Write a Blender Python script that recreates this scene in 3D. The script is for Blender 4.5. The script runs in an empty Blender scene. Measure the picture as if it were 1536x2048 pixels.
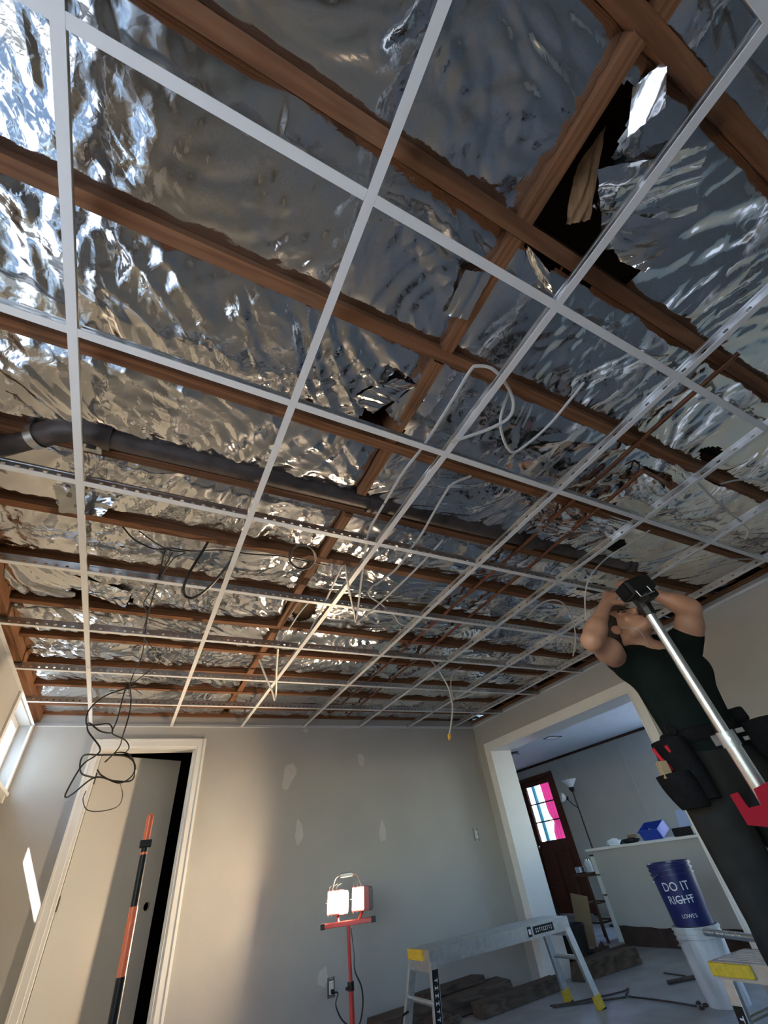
import bpy, bmesh, math, random
import numpy as np
from mathutils import Vector, Matrix

random.seed(7)
# ------------------------------------------------------------------ camera, world, sun, exposure
scene = bpy.context.scene
COL = scene.collection
CAMR = np.array([[0.88917, -0.44302, -0.114496], [0.217471, 0.629307, -0.74611], [0.402594, 0.638519, 0.655905]])     # rows: right, down, forward in the room
CAMC = np.array([0.41203, -0.16504, 0.88867])
FPX = 818.976                # focal length in pixels of a 1536 x 2048 frame
cam = bpy.data.cameras.new('camera')
cam.sensor_fit = 'VERTICAL'; cam.sensor_height = 24.0; cam.sensor_width = 18.0
cam.lens = FPX / 2048 * 24.0
cam.clip_start = 0.02; cam.clip_end = 300
camo = bpy.data.objects.new('camera', cam); COL.objects.link(camo)
m = Matrix.Identity(4)
for r in range(3):
    m[r][0] = CAMR[0][r]; m[r][1] = -CAMR[1][r]; m[r][2] = -CAMR[2][r]; m[r][3] = CAMC[r]
camo.matrix_world = m
scene.camera = camo

scene.view_settings.view_transform = 'Standard'
scene.view_settings.look = 'None'
scene.view_settings.gamma = 1.0
scene.view_settings.use_curve_mapping = False
scene.view_settings.exposure = 0.38

SUN_DIR = Vector((1.0, 1.2, -1.76)).normalized()
world = bpy.data.worlds.new('sky'); scene.world = world; world.use_nodes = True
wn = world.node_tree.nodes; wl = world.node_tree.links
bg = wn['Background']; bg.inputs[1].default_value = 1.7
sky = wn.new('ShaderNodeTexSky'); sky.sky_type = 'NISHITA'; sky.sun_disc = False
sky.sun_elevation = math.asin(-SUN_DIR.z); sky.sun_rotation = math.atan2(-SUN_DIR.x, -SUN_DIR.y)
sky.air_density = 1.5; sky.dust_density = 0.0; sky.ozone_density = 5.0
wb_ = wn.new('ShaderNodeMix'); wb_.data_type = 'RGBA'; wb_.blend_type = 'MULTIPLY'; wb_.inputs[0].default_value = 1.0
wb_.inputs[7].default_value = (0.90, 0.98, 1.12, 1)
wl.new(sky.outputs[0], wb_.inputs[6]); wl.new(wb_.outputs[2], bg.inputs[0])
sl = bpy.data.lights.new('sun', 'SUN'); sl.energy = 40.0; sl.angle = 0.009; sl.color = (1.0, 0.95, 0.88)
so = bpy.data.objects.new('sun', sl); COL.objects.link(so)
so.rotation_euler = SUN_DIR.to_track_quat('-Z', 'Y').to_euler()

def portal(name, loc, normal, w, h):
    l = bpy.data.lights.new(name, 'AREA'); l.shape = 'RECTANGLE'; l.size = w; l.size_y = h
    l.cycles.is_portal = True
    o = bpy.data.objects.new(name, l); COL.objects.link(o)
    o.location = loc; o.rotation_euler = Vector(normal).to_track_quat('-Z', 'Z').to_euler()

# ------------------------------------------------------------------ dimensions (metres)
GZ = 2.08          # height of the suspended grid
XL, XR, YB, YN = -0.40, 4.00, 4.25, -2.60     # room
XR2 = 4.27         # far face of the thick wall on the right
XF, YF = 7.35, 7.65                            # next room
JZ = 2.16          # underside of the joists
TS = 0.612; RS = 0.61                          # tee module

def ray(u, v):
    return CAMR.T @ np.array([(u - 768) / FPX, (v - 1024) / FPX, 1.0])
def PZ(u, v, z):
    d = ray(u, v); return CAMC + d * ((z - CAMC[2]) / d[2])
def PY(u, v, y):
    d = ray(u, v); return CAMC + d * ((y - CAMC[1]) / d[1])
def PX(u, v, x):
    d = ray(u, v); return CAMC + d * ((x - CAMC[0]) / d[0])

# ------------------------------------------------------------------ materials
def mat(name, color, rough=0.6, metal=0.0, noise=0.0, nscale=8.0, bump=0.0, bscale=60.0, emit=None, estr=0.0, trans=0.0, spec=0.5, stretch=(1, 1, 1)):
    mt = bpy.data.materials.new(name); mt.use_nodes = True
    nt = mt.node_tree; N = nt.nodes; L = nt.links; b = N['Principled BSDF']
    b.inputs['Base Color'].default_value = (*color, 1); b.inputs['Roughness'].default_value = rough
    b.inputs['Metallic'].default_value = metal; b.inputs['Specular IOR Level'].default_value = spec
    if trans: b.inputs['Transmission Weight'].default_value = trans
    if emit: b.inputs['Emission Color'].default_value = (*emit, 1); b.inputs['Emission Strength'].default_value = estr
    if noise or bump:
        tc = N.new('ShaderNodeTexCoord'); mp = N.new('ShaderNodeMapping'); mp.inputs['Scale'].default_value = stretch
        L.new(tc.outputs['Object'], mp.inputs[0])
    if noise:
        n = N.new('ShaderNodeTexNoise'); n.inputs['Scale'].default_value = nscale; n.inputs['Detail'].default_value = 5
        L.new(mp.outputs[0], n.inputs['Vector'])
        r = N.new('ShaderNodeValToRGB'); e = r.color_ramp.elements
        e[0].position = 0.3; e[1].position = 0.7
        e[0].color = (*[c * (1 - noise) for c in color], 1); e[1].color = (*[min(1, c * (1 + noise)) for c in color], 1)
        L.new(n.outputs[0], r.inputs[0]); L.new(r.outputs[0], b.inputs['Base Color'])
    if bump:
        n2 = N.new('ShaderNodeTexNoise'); n2.inputs['Scale'].default_value = bscale; n2.inputs['Detail'].default_value = 6
        L.new(mp.outputs[0], n2.inputs['Vector'])
        bp = N.new('ShaderNodeBump'); bp.inputs['Strength'].default_value = bump; bp.inputs['Distance'].default_value = 0.01
        L.new(n2.outputs[0], bp.inputs['Height']); L.new(bp.outputs[0], b.inputs['Normal'])
    return mt

def wood_mat(name, c0, c1, c2, axis='X', scale=1.0, rough=0.7):
    mt = bpy.data.materials.new(name); mt.use_nodes = True
    nt = mt.node_tree; N = nt.nodes; L = nt.links; b = N['Principled BSDF']; b.inputs['Roughness'].default_value = rough
    b.inputs['Specular IOR Level'].default_value = 0.25
    tc = N.new('ShaderNodeTexCoord'); mp = N.new('ShaderNodeMapping'); oi = N.new('ShaderNodeObjectInfo')
    s = {'X': (0.9, 14, 14), 'Y': (14, 0.9, 14), 'Z': (14, 14, 0.9)}[axis]
    mp.inputs['Scale'].default_value = [k * scale for k in s]
    L.new(tc.outputs['Object'], mp.inputs[0])
    cb = N.new('ShaderNodeVectorMath'); cb.operation = 'MULTIPLY_ADD'
    cb.inputs[1].default_value = (7.1, 5.3, 3.7); L.new(oi.outputs['Random'], cb.inputs[0]); L.new(mp.outputs[0], cb.inputs[2])
    w = N.new('ShaderNodeTexWave'); w.wave_type = 'RINGS'; w.rings_direction = axis
    w.inputs['Scale'].default_value = 2.4; w.inputs['Distortion'].default_value = 7.0; w.inputs['Detail'].default_value = 3
    L.new(cb.outputs[0], w.inputs[0])
    n = N.new('ShaderNodeTexNoise'); n.inputs['Scale'].default_value = 1.3; n.inputs['Detail'].default_value = 6; L.new(cb.outputs[0], n.inputs['Vector'])
    mx = N.new('ShaderNodeMath'); mx.operation = 'MULTIPLY_ADD'; mx.inputs[1].default_value = 0.28
    ml = N.new('ShaderNodeMath'); ml.operation = 'MULTIPLY'; ml.inputs[1].default_value = 0.72
    L.new(n.outputs[0], ml.inputs[0]); L.new(w.outputs[1], mx.inputs[0]); L.new(ml.outputs[0], mx.inputs[2])
    r = N.new('ShaderNodeValToRGB'); e = r.color_ramp.elements
    e[0].position = 0.12; e[0].color = (*c0, 1); e[1].position = 0.85; e[1].color = (*c2, 1)
    k = r.color_ramp.elements.new(0.5); k.color = (*c1, 1)
    L.new(mx.outputs[0], r.inputs[0]); L.new(r.outputs[0], b.inputs['Base Color'])
    bp = N.new('ShaderNodeBump'); bp.inputs['Strength'].default_value = 0.12; bp.inputs['Distance'].default_value = 0.003
    L.new(mx.outputs[0], bp.inputs['Height']); L.new(bp.outputs[0], b.inputs['Normal'])
    return mt

def foil_mat(name, color, rough):
    mt = bpy.data.materials.new(name); mt.use_nodes = True
    nt = mt.node_tree; N = nt.nodes; L = nt.links; b = N['Principled BSDF']
    b.inputs['Base Color'].default_value = (*color, 1); b.inputs['Metallic'].default_value = 1.0
    tc = N.new('ShaderNodeTexCoord')
    n = N.new('ShaderNodeTexNoise'); n.inputs['Scale'].default_value = 2.3; n.inputs['Detail'].default_value = 4; L.new(tc.outputs['Object'], n.inputs['Vector'])
    mr = N.new('ShaderNodeMapRange'); mr.inputs[1].default_value = 0.3; mr.inputs[2].default_value = 0.7
    mr.inputs[3].default_value = rough * 0.7; mr.inputs[4].default_value = rough * 1.5
    L.new(n.outputs[0], mr.inputs[0]); L.new(mr.outputs[0], b.inputs['Roughness'])
    # fine crinkle: thin sharp creases where a warped noise crosses its mid value
    h = None
    for sc, amp in ((7.0, 1.0), (16.0, 0.45), (40.0, 0.10)):
        q = N.new('ShaderNodeTexNoise'); q.inputs['Scale'].default_value = sc; q.inputs['Detail'].default_value = 2
        q.inputs['Distortion'].default_value = 0.8; L.new(tc.outputs['Object'], q.inputs['Vector'])
        s = N.new('ShaderNodeMath'); s.operation = 'SUBTRACT'; s.inputs[1].default_value = 0.5; L.new(q.outputs[0], s.inputs[0])
        a = N.new('ShaderNodeMath'); a.operation = 'ABSOLUTE'; L.new(s.outputs[0], a.inputs[0])
        k = N.new('ShaderNodeMath'); k.operation = 'MULTIPLY'; k.inputs[1].default_value = amp; L.new(a.outputs[0], k.inputs[0])
        if h is None: h = k
        else:
            ad = N.new('ShaderNodeMath'); ad.operation = 'ADD'; L.new(h.outputs[0], ad.inputs[0]); L.new(k.outputs[0], ad.inputs[1]); h = ad
    # faceted crumples: conical cells whose borders read as sharp ridges
    wq = N.new('ShaderNodeTexNoise'); wq.inputs['Scale'].default_value = 4.0; L.new(tc.outputs['Object'], wq.inputs['Vector'])
    wv = N.new('ShaderNodeVectorMath'); wv.operation = 'MULTIPLY_ADD'; wv.inputs[1].default_value = (0.12, 0.12, 0.12)
    L.new(wq.outputs['Color'], wv.inputs[0]); L.new(tc.outputs['Object'], wv.inputs[2])
    for sc, amp in ((11.0, 0.62), (27.0, 0.30)):
        vz = N.new('ShaderNodeTexVoronoi'); vz.feature = 'F1'; vz.inputs['Scale'].default_value = sc; L.new(wv.outputs[0], vz.inputs['Vector'])
        k = N.new('ShaderNodeMath'); k.operation = 'MULTIPLY'; k.inputs[1].default_value = amp; L.new(vz.outputs['Distance'], k.inputs[0])
        ad = N.new('ShaderNodeMath'); ad.operation = 'ADD'; L.new(h.outputs[0], ad.inputs[0]); L.new(k.outputs[0], ad.inputs[1]); h = ad
    n3 = N.new('ShaderNodeTexNoise'); n3.inputs['Scale'].default_value = 3.1; L.new(tc.outputs['Object'], n3.inputs['Vector'])
    mk = N.new('ShaderNodeMapRange'); mk.inputs[1].default_value = 0.4; mk.inputs[2].default_value = 0.65; mk.inputs[3].default_value = 0.06; mk.inputs[4].default_value = 0.55
    L.new(n3.outputs[0], mk.inputs[0])
    bp = N.new('ShaderNodeBump'); bp.inputs['Distance'].default_value = 0.02
    L.new(mk.outputs[0], bp.inputs['Strength']); L.new(h.outputs[0], bp.inputs['Height']); L.new(bp.outputs[0], b.inputs['Normal'])
    return mt

def pane_mat(name, tint=(1, 1, 1), gloss=0.08):
    mt = bpy.data.materials.new(name); mt.use_nodes = True
    nt = mt.node_tree; N = nt.nodes; L = nt.links; N.remove(N['Principled BSDF'])
    t = N.new('ShaderNodeBsdfTransparent'); t.inputs[0].default_value = (*tint, 1)
    g = N.new('ShaderNodeBsdfGlossy'); g.inputs['Roughness'].default_value = 0.02
    x = N.new('ShaderNodeMixShader'); x.inputs[0].default_value = gloss
    L.new(t.outputs[0], x.inputs[1]); L.new(g.outputs[0], x.inputs[2]); L.new(x.outputs[0], N['Material Output'].inputs[0])
    return mt

def cloth_mat(name, color, trans=0.5):
    mt = bpy.data.materials.new(name); mt.use_nodes = True
    nt = mt.node_tree; N = nt.nodes; L = nt.links; N.remove(N['Principled BSDF'])
    d = N.new('ShaderNodeBsdfDiffuse'); d.inputs[0].default_value = (*color, 1)
    t = N.new('ShaderNodeBsdfTranslucent'); t.inputs[0].default_value = (*color, 1)
    x = N.new('ShaderNodeMixShader'); x.inputs[0].default_value = trans
    L.new(d.outputs[0], x.inputs[1]); L.new(t.outputs[0], x.inputs[2]); L.new(x.outputs[0], N['Material Output'].inputs[0])
    return mt

M = dict(
    wall=mat('grey_beige_wall_paint', (0.425, 0.415, 0.39), 0.55, noise=0.04, nscale=3, bump=0.08, bscale=180),
    wall2=mat('pale_grey_panel', (0.47, 0.475, 0.45), 0.6, noise=0.04, nscale=3),
    white=mat('white_trim_paint', (0.78, 0.77, 0.74), 0.35, noise=0.03, nscale=6),
    patch=mat('spackle', (0.56, 0.545, 0.515), 0.8, noise=0.06, nscale=30),
    floor=mat('dusty_grey_floor', (0.33, 0.34, 0.35), 0.42, noise=0.22, nscale=5, bump=0.06, bscale=40),
    ceil2=mat('white_ceiling_board', (0.75, 0.76, 0.77), 0.7, noise=0.03),
    dark=mat('closet_painted_shade', (0.03, 0.03, 0.032), 0.8),  # near-black colour stands in for the shade of the unlit closet
    deck=wood_mat('dark_roof_boards', (0.02, 0.012, 0.008), (0.05, 0.028, 0.016), (0.09, 0.05, 0.03)),
    joist=wood_mat('old_fir_joist', (0.075, 0.032, 0.015), (0.19, 0.084, 0.04), (0.28, 0.14, 0.07)),
    block=wood_mat('old_fir_block', (0.08, 0.034, 0.015), (0.20, 0.09, 0.042), (0.29, 0.148, 0.074), axis='Y'),
    darkwood=wood_mat('dark_trim_wood', (0.03, 0.015, 0.01), (0.07, 0.032, 0.02), (0.12, 0.055, 0.03), axis='Y'),
    doorwood=wood_mat('mahogany_door', (0.05, 0.014, 0.008), (0.10, 0.03, 0.018), (0.15, 0.05, 0.03), axis='Z', rough=0.4),
    oldplank=wood_mat('dirty_plank', (0.03, 0.022, 0.018), (0.09, 0.065, 0.05), (0.17, 0.13, 0.10), axis='X', rough=0.85),
    foil=foil_mat('crinkled_foil_facing', (0.66, 0.662, 0.67), 0.12),
    kraft=mat('brown_kraft_paper', (0.26, 0.15, 0.075), 0.85, noise=0.35, nscale=14, bump=0.4, bscale=30),
    tee=mat('white_tee_enamel', (0.72, 0.735, 0.74), 0.38),
    galv=mat('galvanised_steel', (0.62, 0.63, 0.63), 0.33, 1.0, noise=0.12, nscale=25),
    iron=mat('cast_iron', (0.075, 0.06, 0.056), 0.5, 0.35, noise=0.35, nscale=18, bump=0.15, bscale=90),
    copper=mat('tarnished_copper', (0.20, 0.085, 0.045), 0.45, 0.7, noise=0.3, nscale=20),
    wcable=mat('white_cable_jacket', (0.52, 0.51, 0.48), 0.45),
    bcable=mat('black_cable_jacket', (0.012, 0.012, 0.013), 0.4),
    black=mat('black_plastic', (0.008, 0.008, 0.009), 0.45, spec=0.3),
    blackfab=mat('black_nylon', (0.005, 0.005, 0.006), 0.85, spec=0.15, noise=0.3, nscale=60, bump=0.4, bscale=250),
    alu=mat('brushed_aluminium', (0.66, 0.68, 0.70), 0.32, 1.0, noise=0.08, nscale=40, stretch=(1, 1, 1)),
    alup=mat('chalky_aluminium', (0.50, 0.52, 0.53), 0.42, 0.85, noise=0.12, nscale=30),
    chrome=mat('polished_metal', (0.8, 0.8, 0.8), 0.12, 1.0),
    red=mat('red_enamel', (0.42, 0.035, 0.03), 0.35),
    redp=mat('crimson_plastic', (0.45, 0.012, 0.03), 0.38),
    orange=mat('orange_fibreglass', (0.80, 0.16, 0.06), 0.35),
    yellow=mat('yellow_plastic', (0.62, 0.42, 0.03), 0.45, noise=0.2, nscale=60),
    blue=mat('navy_bucket_plastic', (0.006, 0.012, 0.10), 0.35),
    bluebin=mat('blue_bin_plastic', (0.02, 0.06, 0.42), 0.4),
    lightblue=mat('pale_blue_plastic', (0.38, 0.50, 0.78), 0.4),
    ink=mat('white_print', (0.72, 0.74, 0.78), 0.5),
    pail=mat('plaster_smeared_white_pail', (0.52, 0.52, 0.53), 0.5, noise=0.45, nscale=9, stretch=(1, 1, 0.25)),
    blackpail=mat('black_rubber_pail', (0.012, 0.011, 0.012), 0.5),
    card=mat('brown_cardboard', (0.30, 0.21, 0.12), 0.85, noise=0.08, nscale=5),
    bag=mat('maroon_bag', (0.07, 0.012, 0.012), 0.5),
    plastic=mat('crumpled_clear_plastic', (0.42, 0.42, 0.45), 0.25, noise=0.3, nscale=6),
    rot=mat('bare_rotted_sill', (0.05, 0.028, 0.022), 0.9, noise=0.4, nscale=10),
    glassfrost=mat('frosted_lamp_glass', (0.75, 0.78, 0.82), 0.4, trans=0.2),
    pane=pane_mat('window_glass'),
    pink=cloth_mat('pink_curtain', (0.80, 0.20, 0.42), 0.6),
    teal=cloth_mat('teal_white_curtain', (0.25, 0.62, 0.66), 0.6),
    diffuser=cloth_mat('added_diffuser_pane', (0.85, 0.92, 0.95), 0.8),
    sheer=cloth_mat('white_sheer', (0.86, 0.88, 0.88), 0.65),
    skin=mat('skin', (0.42, 0.225, 0.15), 0.5, noise=0.08, nscale=30),
    lip=mat('lips', (0.32, 0.12, 0.095), 0.5),
    hair=mat('dark_hair', (0.010, 0.008, 0.007), 0.6, noise=0.4, nscale=90, bump=0.5, bscale=220),
    shirt=mat('dark_green_black_tee', (0.005, 0.009, 0.008), 0.9, spec=0.12, noise=0.15, nscale=20),
    pants=mat('charcoal_work_pants', (0.018, 0.017, 0.016), 0.9, spec=0.15, noise=0.2, nscale=16, bump=0.3, bscale=12),
    brass=mat('yellow_wire_nut', (0.65, 0.38, 0.05), 0.4),
    ground=mat('grey_gravel', (0.135, 0.14, 0.14), 0.9, noise=0.2),
    steelplate=mat('steel_box_plate', (0.25, 0.25, 0.25), 0.4, 0.8),
)
M['bulb'] = mat('halogen_glow', (1, 1, 1), 0.3, emit=(1.0, 0.76, 0.49), estr=1120.0)

# ------------------------------------------------------------------ mesh helpers
def tag(o, label=None, cat=None, group=None, kind=None):
    if label: o['label'] = label
    if cat: o['category'] = cat
    if group: o['group'] = group
    if kind: o['kind'] = kind
    return o

def link(name, me, parent=None):
    o = bpy.data.objects.new(name, me); COL.objects.link(o)
    if parent is not None:
        o.parent = parent
        o.matrix_parent_inverse = Matrix.Translation(-parent.location)
    return o

def empty(name, loc=(0, 0, 0)):
    o = bpy.data.objects.new(name, None); COL.objects.link(o); o.location = loc; o.empty_display_size = 0.05
    return o

class MB:
    def __init__(s): s.v = []; s.f = []
    def add(s, vs, fs):
        b = len(s.v); s.v += [tuple(map(float, p)) for p in vs]; s.f += [tuple(i + b for i in q) for q in fs]; return s
    def hexa(s, p):      # 8 corner points, bottom ring 0-3, top ring 4-7
        return s.add(p, [(3, 2, 1, 0), (4, 5, 6, 7), (0, 1, 5, 4), (1, 2, 6, 5), (2, 3, 7, 6), (3, 0, 4, 7)])
    def box(s, x0, x1, y0, y1, z0, z1):
        return s.hexa([(x0, y0, z0), (x1, y0, z0), (x1, y1, z0), (x0, y1, z0), (x0, y0, z1), (x1, y0, z1), (x1, y1, z1), (x0, y1, z1)])
    def obox(s, c, ax, ay, az, sx, sy, sz):   # oriented box: centre, unit axes, full sizes
        c, ax, ay, az = map(np.array, (c, ax, ay, az)); P = []
        for k in (-.5, .5):
            for i, j in ((-.5, -.5), (.5, -.5), (.5, .5), (-.5, .5)):
                P.append(c + ax * sx * i + ay * sy * j + az * sz * k)
        return s.hexa(P)
    def beam(s, a, b, w, h, up=(0, 0, 1)):
        a = np.array(a, float); b = np.array(b, float); d = b - a; L = np.linalg.norm(d); d = d / L
        up = np.array(up, float); r = np.cross(d, up)
        if np.linalg.norm(r) < 1e-6: r = np.cross(d, (1, 0, 0))
        r /= np.linalg.norm(r); u = np.cross(r, d)
        return s.obox((a + b) / 2, r, d, u, w, L, h)
    def tube(s, pts, rad, n=8, cap=True, closed=False):
        pts = [np.array(p, float) for p in pts]; k = len(pts)
        rads = rad if hasattr(rad, '__len__') else [rad] * k
        prev = None; rings = []
        for i in range(k):
            if closed: t = pts[(i + 1) % k] - pts[i - 1]
            else: t = pts[min(i + 1, k - 1)] - pts[max(i - 1, 0)]
            t = t / (np.linalg.norm(t) + 1e-12)
            if prev is None:
                a = np.array((0, 0, 1.0)) if abs(t[2]) < .9 else np.array((1.0, 0, 0))
                u = np.cross(t, a)
            else: u = prev - t * (prev @ t)
            u /= np.linalg.norm(u) + 1e-12; prev = u; w = np.cross(t, u)
            rings.append([pts[i] + rads[i] * (math.cos(2 * math.pi * j / n) * u + math.sin(2 * math.pi * j / n) * w) for j in range(n)])
        vs = [p for r in rings for p in r]; fs = []
        for i in range(k if closed else k - 1):
            i2 = (i + 1) % k
            for j in range(n):
                j2 = (j + 1) % n; fs.append((i * n + j, i * n + j2, i2 * n + j2, i2 * n + j))
        if cap and not closed:
            fs.append(tuple(reversed(range(n)))); fs.append(tuple((k - 1) * n + j for j in range(n)))
        return s.add(vs, fs)
    def cyl(s, a, b, r, n=12, r2=None): return s.tube([a, b], [r, r if r2 is None else r2], n)
    def lathe(s, c, prof, n=20, axis=(0, 0, 1)):  # prof: (radius, height)
        ax = np.array(axis, float); ax /= np.linalg.norm(ax)
        a = np.array((1.0, 0, 0)) if abs(ax[0]) < .9 else np.array((0, 1.0, 0))
        u = np.cross(ax, a); u /= np.linalg.norm(u); w = np.cross(ax, u); c = np.array(c, float)
        vs = []; fs = []
        for r, h in prof:
            for j in range(n):
                t = 2 * math.pi * j / n; vs.append(c + ax * h + r * (math.cos(t) * u + math.sin(t) * w))
        for i in range(len(prof) - 1):
            for j in range(n):
                j2 = (j + 1) % n; fs.append((i * n + j, i * n + j2, (i + 1) * n + j2, (i + 1) * n + j))
        return s.add(vs, fs)
    def build(s, name, material, parent=None, smooth=False, bevel=0.0, seg=2):
        me = bpy.data.meshes.new(name); me.from_pydata(s.v, [], s.f); me.materials.append(M[material] if isinstance(material, str) else material)
        bm = bmesh.new(); bm.from_mesh(me)
        if bevel:
            bmesh.ops.remove_doubles(bm, verts=bm.verts, dist=1e-6)
            bmesh.ops.bevel(bm, geom=list(bm.edges), offset=bevel, segments=seg, affect='EDGES', profile=0.5)
        bmesh.ops.recalc_face_normals(bm, faces=bm.faces)
        bm.to_mesh(me); bm.free()
        if smooth:
            me.polygons.foreach_set('use_smooth', [True] * len(me.polygons))
            if smooth == 'auto':
                try: me.set_sharp_from_angle(angle=math.radians(40))
                except Exception: pass
        me.update()
        return link(name, me, parent)

def spline(pts, per=8):
    """Catmull-Rom through the points"""
    P = [np.array(p, float) for p in pts]; P = [2 * P[0] - P[1]] + P + [2 * P[-1] - P[-2]]; out = []
    for i in range(1, len(P) - 2):
        for k in range(per):
            t = k / per; a, b, c, d = P[i - 1], P[i], P[i + 1], P[i + 2]
            out.append(0.5 * ((2 * b) + (-a + c) * t + (2 * a - 5 * b + 4 * c - d) * t * t + (-a + 3 * b - 3 * c + d) * t ** 3))
    out.append(P[-2]); return out

def wall_with_holes(axis, a0, a1, t0, t1, z0, z1, holes):
    """solid wall as boxes around rectangular holes; axis 'x': runs along x, thickness t in y; 'y': runs along y, thickness in x"""
    mb = MB(); cuts = sorted({a0, a1, *[h[0] for h in holes], *[h[1] for h in holes]})
    for c0, c1 in zip(cuts[:-1], cuts[1:]):
        mid = (c0 + c1) / 2; z = z0
        for h in sorted([h for h in holes if h[0] < mid < h[1]], key=lambda q: q[2]):
            if h[2] > z: (mb.box(c0, c1, t0, t1, z, h[2]) if axis == 'x' else mb.box(t0, t1, c0, c1, z, h[2]))
            z = h[3]
        if z < z1: (mb.box(c0, c1, t0, t1, z, z1) if axis == 'x' else mb.box(t0, t1, c0, c1, z, z1))
    return mb

# numpy gradient noise
_rng = np.random.RandomState(5); _perm = _rng.permutation(256); _perm = np.concatenate([_perm, _perm]); _g = _rng.randn(256, 2); _g /= np.linalg.norm(_g, axis=1)[:, None]
def pn(x, y):
    xi = np.floor(x).astype(int); yi = np.floor(y).astype(int); xf = x - xi; yf = y - yi; xi &= 255; yi &= 255
    def g(ix, iy, fx, fy):
        h = _g[_perm[_perm[ix & 255] + (iy & 255)]]; return h[..., 0] * fx + h[..., 1] * fy
    u = xf ** 3 * (xf * (xf * 6 - 15) + 10); v = yf ** 3 * (yf * (yf * 6 - 15) + 10)
    a = g(xi, yi, xf, yf); b = g(xi + 1, yi, xf - 1, yf); c = g(xi, yi + 1, xf, yf - 1); d = g(xi + 1, yi + 1, xf - 1, yf - 1)
    return (a * (1 - u) + b * u) * (1 - v) + (c * (1 - u) + d * u) * v

def crumple(x, y, seed, amp=1.0):
    """height of crinkled foil in metres: sharp folds of several sizes, quiet areas between"""
    rs = np.random.RandomState(seed); h = np.zeros_like(x)
    wx = pn(x * 2.1 + seed, y * 2.1) * 0.25; wy = pn(x * 2.1, y * 2.1 - seed) * 0.25
    quiet = np.clip(0.7 + 1.3 * pn(x * 1.3 + 9 + seed, y * 1.9 + seed * .7), 0.34, 1.0)
    for fr, a, an in ((2.2, 0.034, 1.6), (4.5, 0.040, 2.4), (9.0, 0.026, 2.2), (18.0, 0.0095, 1.8), (34.0, 0.0022, 1.4)):
        t = rs.uniform(0, math.pi); c, s_ = math.cos(t), math.sin(t); ox, oy = rs.uniform(0, 50, 2)
        p = (c * (x + wx) + s_ * (y + wy)) * fr * an + ox; q = (-s_ * (x + wx) + c * (y + wy)) * fr / an + oy
        w = quiet if fr > 4 else 1.0
        h += a * w * (np.abs(pn(p, q)) - 0.2) * (-1 if rs.rand() < .5 else 1)
    return h * amp

# ================================================================== STRUCTURE
tag(MB().box(-30, 40, -30, 40, -0.32, -0.22).build('ground', 'ground'), kind='structure')
tag(MB().box(XL - .15, XF + .2, YN - .15, YF + .15, -0.2, 0.0).build('floor', 'floor'), kind='structure')

# openings
DOOR = (0.115, 0.865, 0.0, 1.92)                 # in the back wall
OPEN = (2.09, 4.03, 0.0, 1.80)                    # wide opening in the right wall
TRAN = (3.50, 4.20, 1.63, 2.07)                   # small high window, left wall
BIGW = (-1.50, 1.05, 0.75, 1.95)                  # large window, left wall beside the camera
HALL = (0.95, 3.86, 0.25, 2.05)                   # window of the next room
FDOOR = (6.42, 7.36, 0.0, 1.95)                   # entry door of the next room
TOPW = 2.44

wb = wall_with_holes('x', XL, XR2, YB, YB + .12, 0, TOPW, [DOOR]).build('wall_back', 'wall')
tag(wb, 'grey beige painted back wall with spackle patches', kind='structure')
for i, (u, v, rx, rz, t) in enumerate([(578, 1551, .055, .11, .35), (722, 1519, .035, .06, -.2), (598, 1665, .035, .085, 0), (765, 1663, .035, .08, .05), (646, 1955, .04, .05, .1), (612, 1461, .03, .02, 0)]):
    c = PY(u, v, YB); n = 22; vs = []; 
    for k in range(n):
        a = 2 * math.pi * k / n; rr = 1 + .12 * math.sin(3 * a + i) + .08 * math.sin(5 * a + 2 * i)
        dx, dz = rx * rr * math.cos(a), rz * rr * math.sin(a)
        vs.append((c[0] + dx * math.cos(t) + dz * math.sin(t), YB - .0015, c[2] - dx * math.sin(t) + dz * math.cos(t)))
    b = [(p[0], YB + .001, p[2]) for p in vs]
    MB().add(vs + b, [tuple(range(n))] + [(k, (k + 1) % n, n + (k + 1) % n, n + k) for k in range(n)]).build('spackle_patch', 'patch', wb)
wlft = wall_with_holes('y', YN, YB + .12, XL - .15, XL, 0, TOPW, [TRAN, BIGW]).build('wall_left', 'wall'); tag(wlft, kind='structure')
wrt = wall_with_holes('y', YN, YB, XR, XR2, 0, 2.13, [OPEN]).build('wall_right', 'wall'); tag(wrt, kind='structure')
tag(MB().box(XL - .15, XR2, YN - .15, YN, 0, TOPW).build('wall_rear', 'wall'), kind='structure')
# closet behind the open door
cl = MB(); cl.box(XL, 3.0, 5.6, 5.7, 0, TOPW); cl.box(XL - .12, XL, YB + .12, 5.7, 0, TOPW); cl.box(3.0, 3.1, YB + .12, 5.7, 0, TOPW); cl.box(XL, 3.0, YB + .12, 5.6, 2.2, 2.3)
tag(cl.build('wall_closet', 'dark'), kind='structure')
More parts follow.
